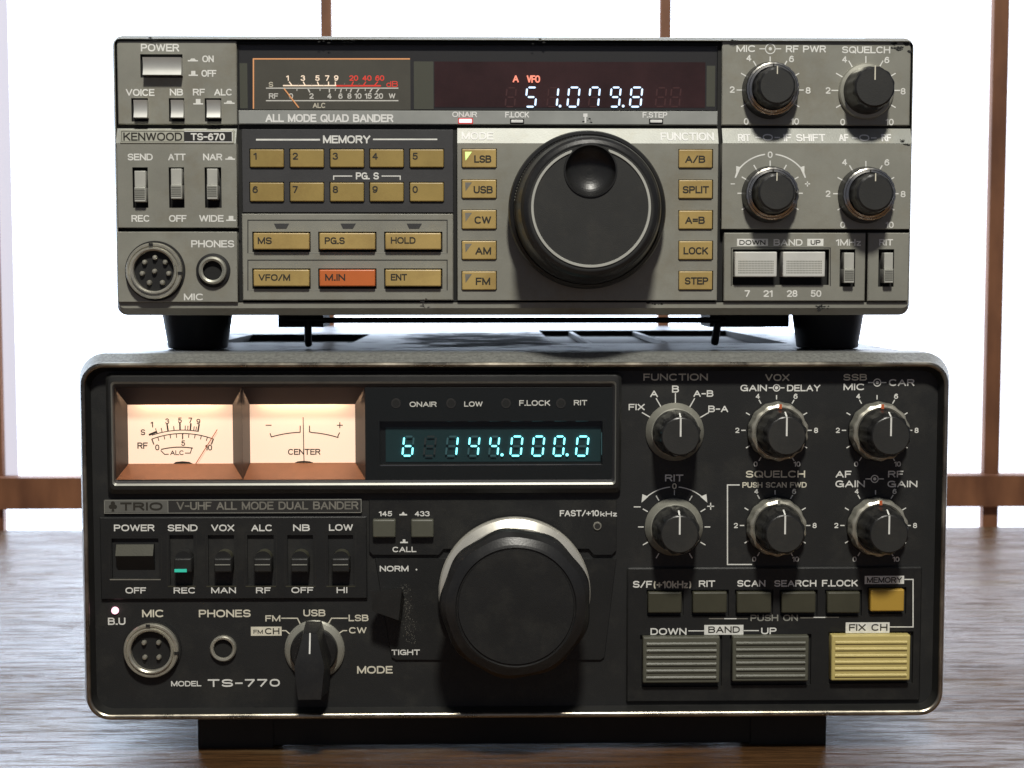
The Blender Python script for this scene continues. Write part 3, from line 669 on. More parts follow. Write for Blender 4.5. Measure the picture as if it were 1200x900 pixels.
# ---- sockets
def socket(root,px,py,y0,ro,ri,pins,core,name='microphone_socket'):
    c=P(px,py,y0); cx,cz=c; b=MB()
    b.lathe(cx,cz,[(ro+.7,y0),(ro+.6,y0-.6)],M['rubber'],64,M['rubber'])
    b.lathe(cx,cz,[(ro,y0-.5),(ro,y0-2.2),(ro-.3,y0-2.6),(ro-.9,y0-2.6),(ro-1.1,y0-2.2),(ro-1.5,y0-2.2),(ro-1.7,y0-3.0),(ri+.5,y0-3.0),(ri,y0-2.6),(ri,y0+1.5)],M['nickel'],64,core)
    disc(b,c,ri+.05,y0-.08,core,40)
    for a in (95,-5):     # key slots
        t=math.radians(a); x,z=cx+(ro-.6)*math.cos(t),cz+(ro-.6)*math.sin(t); b.box(x-.7,x+.7,y0-2.75,y0-2,z-.5,z+.5,M['gap'])
    s=b.build(name,root)
    for dx,dz in pins:
        q=MB(); q.lathe(cx+dx,cz+dz,[(1.05,y0+1.2),(1.05,y0+.9),(.9,y0+.8),(.85,y0-1.4),(.6,y0-1.9),(.1,y0-2.0)],M['nickel'],16,M['nickel']); q.build('pin',s)
    return s
pins=[((x-240)/4*K,-(y-588)/4*K) for x,y in ((243,527),(195,548),(290,548),(183,600),(240,590),(305,600),(215,642),(275,642))]
socket(top,182,317.5,UYL,9.3,6.7,pins,M['vfd_black'])
c=P(250,317,UYL); b=MB(); b.lathe(*c,[(5.7,UYL),(5.6,UYL-.8),(4.7,UYL-1)],M['rubber'],48); b.lathe(*c,[(4.7,UYL-1),(4.5,UYL-1.9),(3.9,UYL-2.1),(3.2,UYL-1.7),(3.0,UYL+1)],[M['skirt'],M['skirt'],M['skirt'],M['gap']],48)
b.lathe(*c,[(3.0,UYL+1),(2.9,UYL+1.05)],M['gap'],48,M['gap']); disc(b,c,3.15,UYL-.1,M['gap'],32); b.build('headphone_jack',top)

# ---- feet and tilt bail
def foot(root,xa,xb,xta,xtb,ytop,zbot,Y,rr=None,name='foot'):
    b=MB(); x0=P(xta,400,Y)[0]; x1=P(xtb,400,Y)[0]; X0=P(xa,400,Y)[0]; X1=P(xb,400,Y)[0]
    r0=(x1-x0)/2; r1=(X1-X0)/2; cx=(X0+X1)/2; n=40; L=[]
    for z,r in ((ytop,r1),(zbot+1.2,r0+(r1-r0)*.1),(zbot+.3,r0),(zbot,r0-.6)):
        L.append([(cx+r*math.cos(2*pi*k/n),Y+r*math.sin(2*pi*k/n),z) for k in range(n)])
    for i in range(3): b.add(L[i]+L[i+1],[(k,(k+1)%n,n+(k+1)%n,n+k) for k in range(n)],M['rubber'])
    b.add(L[-1],[tuple(range(n))],M['rubber'],False); b.build(name,root)
ub=oc[1]+1.3
foot(top,190.5,273.5,199,267,ub,zplate,49); foot(top,927.5,1011,935,1005,ub,zplate,49)
foot(top,190.5,273.5,199,267,ub,zplate,220); foot(top,927.5,1011,935,1005,ub,zplate,220)
b=MB(); Yb=58
zr=P(600,375.2,Yb)[1]; xa=P(361,385,Yb)[0]; xb=P(841,385,Yb)[0]
b.tube([(P(335,375,Yb)[0],Yb,zr),(P(845,375,Yb)[0],Yb,zr)],1.1,M['rubber'],10)
b.tube([(xa,Yb,zr),(xa,Yb,zplate+2.2),(xa,Yb+1.2,zplate+.9)],1.4,M['rubber'],10)
b.tube([(xb+3,Yb,zr-.2),(xb,Yb,zr-1.5),(xb-.8,Yb,zplate+3.2),(xb-.8,Yb+1.5,zplate+1.3)],1.5,M['rubber'],10)
b.build('tilt_bail',top)
for a,c in ((325,378),(833,926)):
    b=MB(); x0=P(a,375,Yb)[0]; x1=P(c,375,Yb)[0]; b.box(x0,x1,Yb+2,Yb+26,P(600,383,Yb+6)[1],ub,M['rubber']); b.build('bail_bracket',top)

# =================================================================== LOWER RADIO
low = thing('radio_transceiver','black amateur radio transceiver with two glowing meters and cyan digits, standing on the wooden table','radio transceiver',(11,150,ZT))
YP=1.0
lo=R(94.5,413,1110.5,841.5,2)
lo=(P(97.5,625,2)[0]-.5, lo[1], P(1107.5,625,2)[0]+.5, lo[3])
b=MB(); li=inset(lo,.9)
# case with a real top plate (recesses cut in it)
x0,z0,x1,z1=li; yA,yB=18,318
rc=8.0; prof=[]
for cx,cz,a0 in ((x1-rc,z1-rc,0),(x0+rc,z1-rc,90),(x0+rc,z0+rc,180),(x1-rc,z0+rc,270)):
    for k in range(9): a=math.radians(a0+90*k/8); prof.append((cx+rc*math.cos(a),cz+rc*math.sin(a)))
n=len(prof)
M['lid']=None
def lid_mat():
    m,nt,bs=new_mat('satin_black_lid'); N,Lk=nt.nodes,nt.links
    tc=N.new('ShaderNodeTexCoord'); mp=N.new('ShaderNodeMapping'); mp.inputs['Scale'].default_value=(60,160,60)
    Lk.new(tc.outputs['Object'],mp.inputs['Vector']); n1=N.new('ShaderNodeTexNoise'); n1.inputs['Scale'].default_value=1; n1.inputs['Detail'].default_value=8
    Lk.new(mp.outputs[0],n1.inputs['Vector'])
    # scuffed patch in the middle of the lid
    sp=N.new('ShaderNodeSeparateXYZ'); Lk.new(tc.outputs['Object'],sp.inputs[0])
    def win(o,c,w):
        a=N.new('ShaderNodeMath'); a.operation='SUBTRACT'; Lk.new(o,a.inputs[0]); a.inputs[1].default_value=c
        d=N.new('ShaderNodeMath'); d.operation='ABSOLUTE'; Lk.new(a.outputs[0],d.inputs[0])
        e=N.new('ShaderNodeMapRange'); Lk.new(d.outputs[0],e.inputs['Value']); e.inputs['From Min'].default_value=w*.6; e.inputs['From Max'].default_value=w; e.inputs['To Min'].default_value=1; e.inputs['To Max'].default_value=0; return e.outputs[0]
    wx=win(sp.outputs['X'],-.012,.038); wy=win(sp.outputs['Y'],-.01,.09)
    mu=N.new('ShaderNodeMath'); mu.operation='MULTIPLY'; Lk.new(wx,mu.inputs[0]); Lk.new(wy,mu.inputs[1])
    ad=N.new('ShaderNodeMath'); ad.operation='MULTIPLY_ADD'; Lk.new(mu.outputs[0],ad.inputs[0]); ad.inputs[1].default_value=.22; Lk.new(n1.outputs['Fac'],ad.inputs[2])
    th=N.new('ShaderNodeMapRange'); Lk.new(ad.outputs[0],th.inputs['Value']); th.inputs['From Min'].default_value=.60; th.inputs['From Max'].default_value=.66
    mr=N.new('ShaderNodeMapRange'); Lk.new(th.outputs[0],mr.inputs['Value']); mr.inputs['To Min'].default_value=.33; mr.inputs['To Max'].default_value=.75
    Lk.new(mr.outputs[0],bs.inputs['Roughness']); bs.inputs['Base Color'].default_value=(.035,.038,.045,1)
    n2=N.new('ShaderNodeTexNoise'); n2.inputs['Scale'].default_value=900; Lk.new(tc.outputs['Object'],n2.inputs['Vector'])
    bp=N.new('ShaderNodeBump'); bp.inputs['Strength'].default_value=.12; bp.inputs['Distance'].default_value=.0003; Lk.new(n2.outputs['Fac'],bp.inputs['Height']); Lk.new(bp.outputs[0],bs.inputs['Normal'])
    return m
M['lid']=lid_mat()
top_i=8+0  # index where the flat lid starts: point 8 (x1-rc, z1) to 9 (x0+rc, z1)
for k in range(n):
    if k==8: continue
    p,q=prof[k],prof[(k+1)%n]
    b.add([(p[0],yA,p[1]),(q[0],yA,q[1]),(q[0],yB,q[1]),(p[0],yB,p[1])],[(0,1,2,3)],M['lid'] if k<26 else M['gap'])
b.add([(p[0],yB,p[1]) for p in prof],[tuple(range(n))],M['lid'],False)
# lid
lz=z1
hs=[]
for (pa,pn,pb,pf) in ((252,402,412,391.5),(648,402.5,925,386)):
    a=G(pa,pn,lz); c=G(pb,pn,lz); f=G(600,pf,lz); hs.append((a[0],a[1],c[0],min(f[1],250)))
X=sorted({x0+rc,x1-rc,*[h[0] for h in hs],*[h[2] for h in hs]}); Y=sorted({yA,yB,*[h[1] for h in hs],*[h[3] for h in hs]})
for i in range(len(X)-1):
    for j in range(len(Y)-1):
        mx,my=(X[i]+X[i+1])/2,(Y[j]+Y[j+1])/2
        if any(h[0]<mx<h[2] and h[1]<my<h[3] for h in hs): continue
        b.add([(X[i],Y[j],lz),(X[i+1],Y[j],lz),(X[i+1],Y[j+1],lz),(X[i],Y[j+1],lz)],[(0,1,2,3)],M['lid'],False)
for h in hs:
    q=[(h[0],h[1]),(h[2],h[1]),(h[2],h[3]),(h[0],h[3])]
    for k in range(4):
        p1,p2=q[k],q[(k+1)%4]; b.add([(*p1,lz),(*p2,lz),(*p2,lz-3),(*p1,lz-3)],[(0,1,2,3)],M['gap'],False)
    b.add([(*p,lz-3) for p in q],[(0,1,2,3)],M['rubber'],False)
b.build('case',low)
h=hs[1]; b=MB()
for k in range(2):
    x=h[0]+16+k*(h[2]-h[0])*.34; b.box(x-1.0,x+1.0,h[1]+.5,h[3]-.5,lz-2.6,lz-.6,M['speckdark'])
b.build('speaker_grille',low)
b=MB(); b.box(hs[0][0]+3,hs[0][2]-3,hs[0][1]+8,hs[0][1]+14,lz-2.6,lz-.4,M['lid']); b.build('lid_latch',low)

# front frame
b=MB(); I=inset
def li4(r,l,bt,rt,tp): return (r[0]+l,r[1]+bt,r[2]-rt,r[3]-tp)
r1=li4(lo,.3,.3,.3,.3); r2=li4(lo,2.2,2.0,2.2,3.0); r4=li4(lo,3.7,3.8,3.7,4.6); r5=li4(lo,4.3,4.5,4.3,6.2)
b.loft([(*li,8.2,19),(*lo,9,17),(*lo,9,3),(*r1,8.8,1.5),(*r2,7.6,-3.8)],M['speckle'],n=10)
hr=[]
for k in range(7):
    t=k/6; a=pi*t; rr_=tuple(r2[q]+(r4[q]-r2[q])*(.5-.5*math.cos(a)) for q in range(4)); hr.append((*rr_,7.6-1.2*t,-3.8-.75*math.sin(a)))
b.loft(hr,M['brass'],n=10)
r4=tuple(hr[-1][:4])
b.loft([(*r4,6.4,-3.8),(*r5,5.8,YP+.02)],M['black'],n=10)
b.build('front_frame',low)

# panel
fp=MB()
fp.plate(r4,[R(134.5,453.5,717.5,562.5,YP)],YP,YP+4,M['blackflat'],bev=.1,cham=0,depth=14)
y=YP-.05; Wl=M['cream']; Ww=M['white']
# --- raised sub panels
def sub(pts,yf,yb,m):
    q=[P(a,c,yf) for a,c in pts]; n=len(q); cxm=sum(p[0] for p in q)/n; czm=sum(p[1] for p in q)/n
    back=[(cxm+(p[0]-cxm)*1.006,czm+(p[1]-czm)*1.01) for p in q]
    fp.add([(p[0],yf,p[1]) for p in q]+[(p[0],yb,p[1]) for p in back],[(k,(k+1)%n,n+(k+1)%n,n+k) for k in range(n)],m,False); fp.poly(q,yf,m)
sub([(433,587),(722,587),(722,645),(717,650),(696,650),(690,643),(520,643),(514,650),(437,650),(433,646)],YP-1.2,YP,M['blacksub'])
sub([(440,655),(722,655),(708,770),(704,773),(464,773),(459,770)],YP-.8,YP,M['blacksub'])
# switch panel with wells
ysw=YP-1.2
wells=[(131,631,186,678),(199,627,227,686),(244,627,274.5,686),(290,627,321,686),(337,627,367,686),(384.5,627,414,686)]
fp.plate(R(117.5,606,430,702,ysw),[R(*w,ysw) for w in wells],ysw,YP,M['blacksub'],bev=.3,depth=4,wall=M['black'],floor=M['rubber'])
for w in wells:
    fp.pstroke([(w[0]-3,w[1]-3),(w[2]+3,w[1]-3),(w[2]+3,w[3]+.5),(w[0]-3,w[3]+.5),(w[0]-3,w[1]-3)],.9,ysw-.03,M['black'])
    fp.pstroke([(w[0]-2,w[3]+1.2),(w[2]+2,w[3]+1.2)],1.3,ysw-.05,M['grey_ink'] if w[0]==131 else M['olive'])
yw=ysw-.06
for s,a,c,d,e in (('POWER',133.5,614.7,181,622.5),('SEND',196.5,614.7,231.5,622.5),('VOX',247.5,614.7,274.5,622.5),('ALC',294.5,614.7,319,622.5),('NB',343.5,614.5,363,622.3),('LOW',385.5,614.3,413.5,622),
    ('OFF',147,688.3,171,695.5),('REC',203.5,688.3,229,695.5),('MAN',247.5,688.3,276.5,695.3),('RF',300,688.3,317,695.3),('OFF',341.5,688,367,695),('HI',394.5,688,407,695)):
    fp.text(s,(a,c,d,e),yw,Ww,.008)
# centre labels
yc=YP-1.25
for s,a in (('145',(444,599,459.5,605)),('433',(486,599,503.5,605)),('FAST/+10',(656,597.8,702,605)),('kHz',(703.5,599.3,723,605.2)),('CALL',(460,640.7,487.7,647))): fp.text(s,a,yc,Ww,.012)
yd=YP-.85
fp.text('NORM',(445,663,478.7,669.7),YP-.06-.8,Ww,.02); fp.text('TIGHT',(458.8,761.2,492,767.6),yd,Ww,.02); disc(fp,P(488,667.5,yd),.3,yd,Ww)
sym(fp,468,600,477,604,yc,Ww,0); sym(fp,469,632,478,636.5,yc,Ww,1)
c=P(700,616.5,yc); fp.lathe(*c,[(1.5,yc),(1.3,yc-.4),(1.0,yc-.4)],M['grey_ink'],20,M['tag_black'])
# lower left labels
y=YP-.05
for s,a,m in (('MIC',(166.5,714.5,192,723.3),Wl),('PHONES',(233,714.5,293.7,723.3),Wl),('B.U',(126.5,723.8,147,732.3),Ww),('MODEL',(200.5,798,235.7,804.3),Ww),('TS-770',(243.5,795.8,328,804.8),Ww),
    ('FM',(311,721,328.5,728.3),Wl),('USB',(355.5,714.3,381.3,722.3),Wl),('LSB',(408.5,720.3,431.8,728),Wl),('CW',(409,735,429.5,742.3),Wl),('MODE',(418.5,780.5,460,789.3),Wl)): fp.text(s,a,y,m,.02 if s=='TS-770' else .006)
fp.rect(R(294,734.4,330,745,y),y,Wl); fp.text('CH',(310.5,736,327.5,743.3),y-.02,M['ink'],.01); fp.text('FM',(297,738,308,742.8),y-.02,M['ink'],.0)
for pts in ([(330,724.5),(348.5,724.5),(351.5,730.5)],[(330,739),(335,739),(339,742.5)],[(407,724.5),(388.5,724.5),(385,730.5)],[(406.5,739),(402,739),(397.5,742)]): fp.pstroke(pts,1.3,y,Wl)
# right side dials
C2=M['cream']; 
for s,a,m in (('FUNCTION',(754,437.8,829.5,446),C2),('A',(762,457.5,771,465.3),Ww),('B',(787.5,451.7,795.7,460),Ww),('A-B',(812.7,457.3,836,465),Ww),('FIX',(736.7,473.3,755.5,480.7),Ww),('B-A',(830,475.3,853.3,483),Ww),
    ('RIT',(779.3,556,800.7,564.2),Ww),('VOX',(896.7,438.3,925,446.5),C2),('GAIN',(867.7,450.8,898.7,458.5),Ww),('DELAY',(922.3,450.8,961.3,458.5),Ww),
    ('SSB',(988.3,438.2,1016,446),C2),('MIC',(988.5,449.5,1013.3,457.3),Ww),('CAR',(1041.7,444.3,1071.7,452.3),Ww),
    ('SQUELCH',(874,551.5,943.5,559.7),C2),('PUSH SCAN FWD',(870,565,945.3,571.5),C2),
    ('AF',(979.3,551.7,997.5,559.7),Ww),('GAIN',(979,563,1013.5,571),Ww),('RF',(1040.7,551.7,1058.3,559.5),Ww),('GAIN',(1040,563.3,1075,571),Ww)): fp.text(s,a,y,m,.006)
icon(fp,910,454.5,y,Ww,9,3.8); icon(fp,1028,448.3,y,Ww,10.5,4.2); icon(fp,1025,561.2,y,Ww,10.5,4.2)
dial(fp,791.5,506,34,45,[30,60,90,120,150],y,Ww,1.3)
dial(fp,790,617.5,36,42,[-30,0,30,60,120,150,180,210,240,300],y,Ww,1.3)
fp.pstroke([(790.3,574.5),(790.3,580)],1,y,Ww); fp.num('0',790.3,569.7,7,y,C2)
for sg in (-1,1):
    fp.pstroke(arc_pts(790.3,621,50.5,90-sg*6,90-sg*44,10),1.2,y,Ww)
    cx=790.3; fp.poly([P(cx+sg*38.5,589,y),P(cx+sg*30.5,582,y),P(cx+sg*37.5,579,y)],y-.02,Ww)
fp.pstroke([(743,594),(750.5,594)],1.3,y,Ww); fp.pstroke([(829,593.3),(836.5,593.3)],1.3,y,Ww); fp.pstroke([(832.8,589.5),(832.8,597)],1.3,y,Ww)
T2=[-30,0,30,60,90,120,150,180,210,240,300]
for cx,cy in ((910,504.3),(1027.8,504.3),(908.3,615.8),(1026,615.8)):
    dial(fp,cx,cy,36.5,41,T2,y,Ww,1.3,{'4':(cx-22,cy-40),'6':(cx+22.3,cy-40),'2':(cx-46,cy),'8':(cx+46.3,cy),'0':(cx-24.5,cy+39.5),'10':(cx+24,cy+39.5)},h=6.2)
fp.pstroke([(866.5,568.3),(852.5,568.3),(852.5,661.5),(881,661.5)],1.4,y,Ww)
# button block
yk=YP-1.3
bh=[(757.5,691,801,722),(809.5,691,854,722),(861,691,906,722),(913.5,691,958,722),(966.5,691,1010,722),(1016.5,688,1062,719.5),(750,744,846,805),(855,743,950.5,803),(970.5,740,1070,801)]
fp.plate(R(734.5,665,1079.5,822,yk),[R(*q,yk) for q in bh],yk,YP,M['blacksub'],bev=.45,depth=2.2,cham=.6)
yk-=.05
for s,a,m in (('S/F',(741.7,680.7,764,688.7),Ww),('(+10kHz)',(766,680.7,810,689.3),C2),('RIT',(819,680.2,838,687.8),Ww),('SCAN',(864,679.8,897,687.5),Ww),('SEARCH',(907.3,679.8,956.7,687.5),Ww),('F.LOCK',(963.3,679.5,1005.3,687.3),Ww),
    ('PUSH ON',(879.5,720.3,935,727.8),M['cap_rib']),('DOWN',(762.3,736,804.5,744),Ww),('UP',(892,735.5,910,743.2),Ww)): fp.text(s,a,yk,m,.01)  # PUSH ON is grey, with the shadow on it put into its colour
for q,s,t,m in (((1013.3,674.8,1059.5,684.3),'MEMORY',(1016,676.3,1057,683),Ww),((825.3,732.3,871.2,743.8),'BAND',(830,734,867,741.7),Ww),((991,729.3,1042.5,741.8),'FIX CH',(995,731.3,1040,739.3),Ww)):
    fp.rect(R(*q,yk),yk,m); fp.text(s,t,yk-.03,M['ink'],.0)
for pts,w in (([(1059.5,679),(1070,679),(1070,734.7),(1042.5,734.7)],1.3),([(807,739.3),(825,739.3)],1.2),([(871,739),(889,739)],1.2)): fp.pstroke(pts,w,yk,Ww)
for pts,m in (([(831,725),(848,725)],'grey_ink'),([(849,725),(863,725)],'white'),([(864,725),(876,725)],'grey_ink'),([(938,724),(953,724)],'grey_ink'),([(953,723.5),(967,723.5)],'white'),([(968,723.3),(983,723.3)],'grey_ink')): fp.pstroke(pts,1.2,yk,M[m])  # grey stretches carry the shadow of the buttons above in the print
fp.build('front_panel',low)

# name plate with emblem
b=MB(); yn=YP-.9
b.slab(R(121.7,585,424,601.8,yn),YP,yn,M['tag_black'],.15,.12)
b.rect(R(123,586.3,196.5,600.5,yn-.02),yn-.02,M['tag_grey'])
for q in ((122,585.6,423.6,586.3),(122,600.7,423.6,601.4),(122,586,122.8,601),(422.9,586,423.6,601),(196.5,586,197.2,601)): b.rect(R(*q,yn-.04),yn-.04,M['cap_rib'])
yn-=.06
b.text('TRIO',(141,588.7,190.5,598.3),yn,M['ink'],.07); b.text('V-UHF ALL MODE DUAL BANDER',(207,587.8,420,597.3),yn,M['grey_ink'],.0)
c=P(132.3,593.3,yn)
for a in range(3):
    t=math.radians(90+120*a); disc(b,(c[0]+.75*math.cos(t),c[1]+.75*math.sin(t)+.2),.75,yn-.01*a,M['ink'],14)
b.poly([(c[0]-.5,c[1]-1.8),(c[0]+.5,c[1]-1.8),(c[0]+.15,c[1]),(c[0]-.15,c[1])],yn-.05,M['ink'])
b.build('name_plate',low)

# ---- meter and display bezel
b=MB()
bo=R(125,437,728,578,-1.2); bo2=R(128,441,725,573,-2.2); b3=R(130.5,447,722,568.5,-2.4); b4=R(132.5,449.5,720.5,566,-2.0); b5=R(134.5,453.5,717.5,562.5,-1.2)
b.loft([(*bo,2.0,YP),(*bo,2.0,-1.2),(*bo2,1.6,-2.2),(*b3,1.2,-2.4)],M['black'],n=6)
b.loft([(*b3,1.2,-2.4),(*b4,1.1,-2.0)],M['tag_grey'],n=6)
b.loft([(*b4,1.1,-2.0),(*b5,.8,-1.1)],M['glass_surround'],n=6)
bez=b.build('display_bezel',low)
yq=-1.1
meters=[((135,454,284,562),(150,474.3,272.8,543.3)),((284,454,428,562),(293,473.8,416.3,542.3))]
lampboxes=[]
for i,(fr,pp) in enumerate(meters):
    b=MB()
    fx0,fz0,fx1,fz1=R(*fr,yq); px0,pz0,px1,pz1=R(*pp,6.0)
    if i==1: fx0=P(284,500,yq)[0]
    # funnel: left, right, bottom reach the card; the top hood stops short and hides the lamp
    yc_=8.0; yh=5.0
    cx0,cz0,cx1,cz1=R(*pp,yc_); hx0,hz0,hx1,hz1=R(*pp,yh)
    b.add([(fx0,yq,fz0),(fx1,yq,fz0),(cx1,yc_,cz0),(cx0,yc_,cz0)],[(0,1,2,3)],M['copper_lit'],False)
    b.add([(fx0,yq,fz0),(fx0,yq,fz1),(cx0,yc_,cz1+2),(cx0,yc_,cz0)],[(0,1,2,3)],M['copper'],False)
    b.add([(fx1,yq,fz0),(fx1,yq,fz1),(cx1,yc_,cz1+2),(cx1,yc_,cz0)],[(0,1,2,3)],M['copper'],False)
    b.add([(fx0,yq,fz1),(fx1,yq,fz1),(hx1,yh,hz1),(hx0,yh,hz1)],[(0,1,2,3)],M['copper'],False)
    # divider face and closed lamp chamber above the card
    b.box(cx0-.3,cx1+.3,yh,yc_+.3,cz1+4.2,cz1+4.6,M['copper'])
    mt=b.build('meter_housing',low)
    b=MB(); b.rect((cx0-.2,cz0-.4,cx1+.2,cz1+4.2),yc_,M['meter_paper']); y=yc_-.04; I_=M['ink']
    if i==0:
        def ar(cx_,cy_,r,a0,a1): return arc_pts(cx_,cy_,r,a0,a1,20)
        b.pstroke(ar(214,614,110,109,80.5),1.0,y,I_); b.pstroke([(175,509.5),(183.5,506)],2.4,y,I_); b.pstroke(ar(214,611,103,110.5,69.5),1.1,y,I_)
        for x_,L_ in ((184,6),(190,5),(197,8),(204,5),(211,8),(217,5),(220,5),(223,8),(227,5),(229.5,5),(232,8)):
            yy_=614-math.sqrt(110**2-(x_-214)**2); ux=(x_-214)/110; b.pstroke([(x_,yy_),(x_+ux*L_,yy_-L_)],1.8 if L_==8 else 1,y,I_)
        for k in range(11):
            t=math.radians(110.5-4.1*k); L_=6.5 if k in (0,5,10) else 4.5; b.pstroke([(214+103*math.cos(t),611-103*math.sin(t)),(214+(103-L_)*math.cos(t),611-(103-L_)*math.sin(t))],1.4 if k in (0,5,10) else 1,y,I_)
        for s,x_,y_,h_ in (('1',178,497.5,7),('3',196,493.5,6.5),('5',210.8,492.5,6.5),('7',223,492.5,6.5),('9',232.5,494,6.5),('S',167.5,506.5,7),('0',184.3,524.3,7),('5',214.7,519.3,6.5),('10',244.5,524.5,7)): b.num(s,x_,y_,h_,y,I_,1.0,-.004)
        b.text('RF',(161,518.5,173,526),y,I_,-.004)
        b.pstroke([(188.5,528),(193,532.5),(197.5,532.3)],1.1,y,I_); b.pstroke(arc_pts(211,618,94,103.5,81,10),1.3,y,I_); b.pstroke([(225,524.5),(223,531),(217,531)],1.1,y,I_)
        b.text('ALC',(199.5,527.8,215.5,533.3),y,I_,-.002)
        b.poly([P(*q,y) for q in ((203,543.4),(206,541.3),(214,540.5),(222,541.3),(226,543.4))],y,I_)
        card=b.build('meter_card',mt)
        n_=MB(); n_.pstroke([(229.5,543.3),(254.5,503.5)],1.0,yc_-.8,M['needle']); n_.build('meter_needle',mt)
    else:
        b.pstroke([(316.5,508),(318,512)]+arc_pts(356,640,133.5,106.5,92,8)+[(351.8,506.3),(351.8,499)],1.2,y,I_)
        b.pstroke([(398,507),(396,511)]+arc_pts(356,640,133.5,72.5,86,8)+[(362.7,506),(362.7,499)],1.2,y,I_)
        b.pstroke([(311.5,498.3),(318,498.3)],1.1,y,I_); b.pstroke([(395,498.3),(401.5,498.3)],1.1,y,I_); b.pstroke([(398.2,495),(398.2,501.6)],1.1,y,I_)
        b.text('CENTER',(337.5,526,375.5,533),y,I_,-.002)
        b.poly([P(*q,y) for q in ((345,542.4),(349,540.6),(356,540),(363,540.6),(368,542.4))],y,I_)
        b.build('meter_card',mt)
        n_=MB(); n_.pstroke([(356.3,542.3),(355.2,489)],1.0,yc_-.8,M['ink']); n_.build('meter_needle',mt)
    lampboxes.append((cx0,cx1,cz1,yh,yc_))
# display part
b=MB(); yv=-1.0
dw=R(428,454,717.5,562,yv)
vr=R(445,493.5,706,545,yv)
b.plate(dw,[vr],yv-.2,yv+1,M['vfd_black'],bev=.05,depth=2.6,floor=M['vfd_black'],wall=M['tag_black'])
yv2=yv-.28
for s,a in (('ONAIR',(480,470.7,511.7,476.8)),('LOW',(544,470.5,565.5,476.5)),('F.LOCK',(608.5,469,644.7,475.5)),('RIT',(672.5,468.8,688,475))): b.text(s,a,yv2,M['white'],.0)
for px in (464,528.5,593,657.3):
    c=P(px,472.8,yv2); b.lathe(*c,[(1.7,yv2+.05),(1.6,yv2-.1),(1.2,yv2-.1)],M['tag_black'],24,M['gap'])
b.pstroke([(446,545.5),(703.5,544.3)],1.1,yv2,M['chrome'])
disp=b.build('display_window',low)
b=MB(); yt_=yv+1.4
for ch,x0,x1,g in (('b',471.5,485,1),(None,496.6,511,2),('1',522.5,536.7,1),('4',548.5,562,1),('4',573,585.2,1),('0',598,612.4,1),('0',623.5,638,1),('0',648.5,661.8,1),('0',674.8,689.8,1)):
    digit(b,ch or '',x0,511.5,x1,534,yt_,M['e_cyan'],M['e_ghost'] if g==1 else M['e_ghostdim'],2.1)
for px in (588.3,664.6): disc(b,P(px,533,yt_),.5,yt_,M['e_cyan'])
for x0 in (523,548,573,598,623,649,674): b.pstroke([(x0+1,492.8+.6),(x0+15,492.5+.6)],.9,yv+.1,M['e_ghost'])  # faint cyan reflections above the digits, drawn as glowing strokes
b.pstroke([(705,507),(705,533)],.9,yv+.1,M['e_ghost'])
b.build('frequency_display',disp)
b=MB(); b.rect(R(452,500,704,541,yv+2.2),yv+2.2,M['vfd_back']); b.build('display_tube',disp)
b=MB(); b.rect(inset(b5,.05),-1.45,M['pane_clear']); b.build('window_pane',bez)

# lamps inside the two meters (they are lit in the photograph)
for j,(xa_,xb_,zt_,yh,yc_) in enumerate(lampboxes):
    ld=bpy.data.lights.new('meter_lamp','AREA'); ld.shape='RECTANGLE'; ld.size=(xb_-xa_)*.8*S; ld.size_y=2.2*S; ld.energy=.0055; ld.color=(1.0,.68,.42)
    lob=bpy.data.objects.new('meter_lamp',ld); COL.objects.link(lob); lob.location=((xa_+xb_)/2*S,(yh+1.4)*S,(zt_+3.6+UP)*S); lob.rotation_euler=(math.radians(0),0,0)
    lob.parent=low; lob.matrix_parent_inverse=low.matrix_world.inverted()
    lob.location=(((xa_+xb_)/2-11)*S,(yh+1.4-150)*S,(zt_+3.4-ZT)*S)
    lob.matrix_parent_inverse.identity()

# ---- switches
b=MB(); r=R(135,639,179,651.5,-2.2); x0,z0,x1,z1=r; zb=P(157,671,1)[1]
b.add([(x0,-2.2,z0),(x1,-2.2,z0),(x1,-.6,z1),(x0,-.6,z1)],[(0,1,2,3)],M['olive'],False)
b.add([(x0,-2.2,z0),(x1,-2.2,z0),(x1,1.5,zb),(x0,1.5,zb)],[(0,1,2,3)],M['rubber'],False)
b.add([(x0,-.6,z1),(x1,-.6,z1),(x1,3,z1),(x0,3,z1)],[(0,1,2,3)],M['rubber'],False)
for x in (x0,x1): b.add([(x,-2.2,z0),(x,-.6,z1),(x,3,z1),(x,3,zb),(x,1.5,zb)],[(0,1,2,3,4)],M['rubber'],False)
b.build('power_switch',low)
for i,cxp in enumerate((213.5,260.3,307,350.5,398.7)):
    b=MB(); r=R(cxp-10.3,655,cxp+10.3,671.5,-5.5); x0,z0,x1,z1=r; c=((x0+x1)/2)
    b.slab(r,3,-4.6,M['black'],.25,.5)
    n=14; L=[]
    rr=(x1-x0)/2*.95
    arc=[(c+rr*math.cos(pi*k/n), z1-.4+rr*.95*math.sin(pi*k/n)) for k in range(n+1)]
    b.add([(p[0],-3.4,p[1]) for p in arc]+[(p[0],3,p[1]) for p in arc],[(k,k+1,n+2+k,n+1+k) for k in range(n)],M['olive' if i else 'black']); b.poly(arc,-3.4,M['blacksub'])
    zl=z0+(z1-z0)*.52
    if i==0: b.box(x0+.2,x1-1.6,-4.9,-4.5,z0+.15,z0+1.2,M['e_teal'])
    else: b.box(x0+.4,x1-.4,-4.85,-4.5,zl,zl+.3,M['cap_rib'])  # thin pale bar drawn as the highlight line across the lever
    b.build('toggle_switch',low,label='switch lever with a teal marker' if i==0 else None)

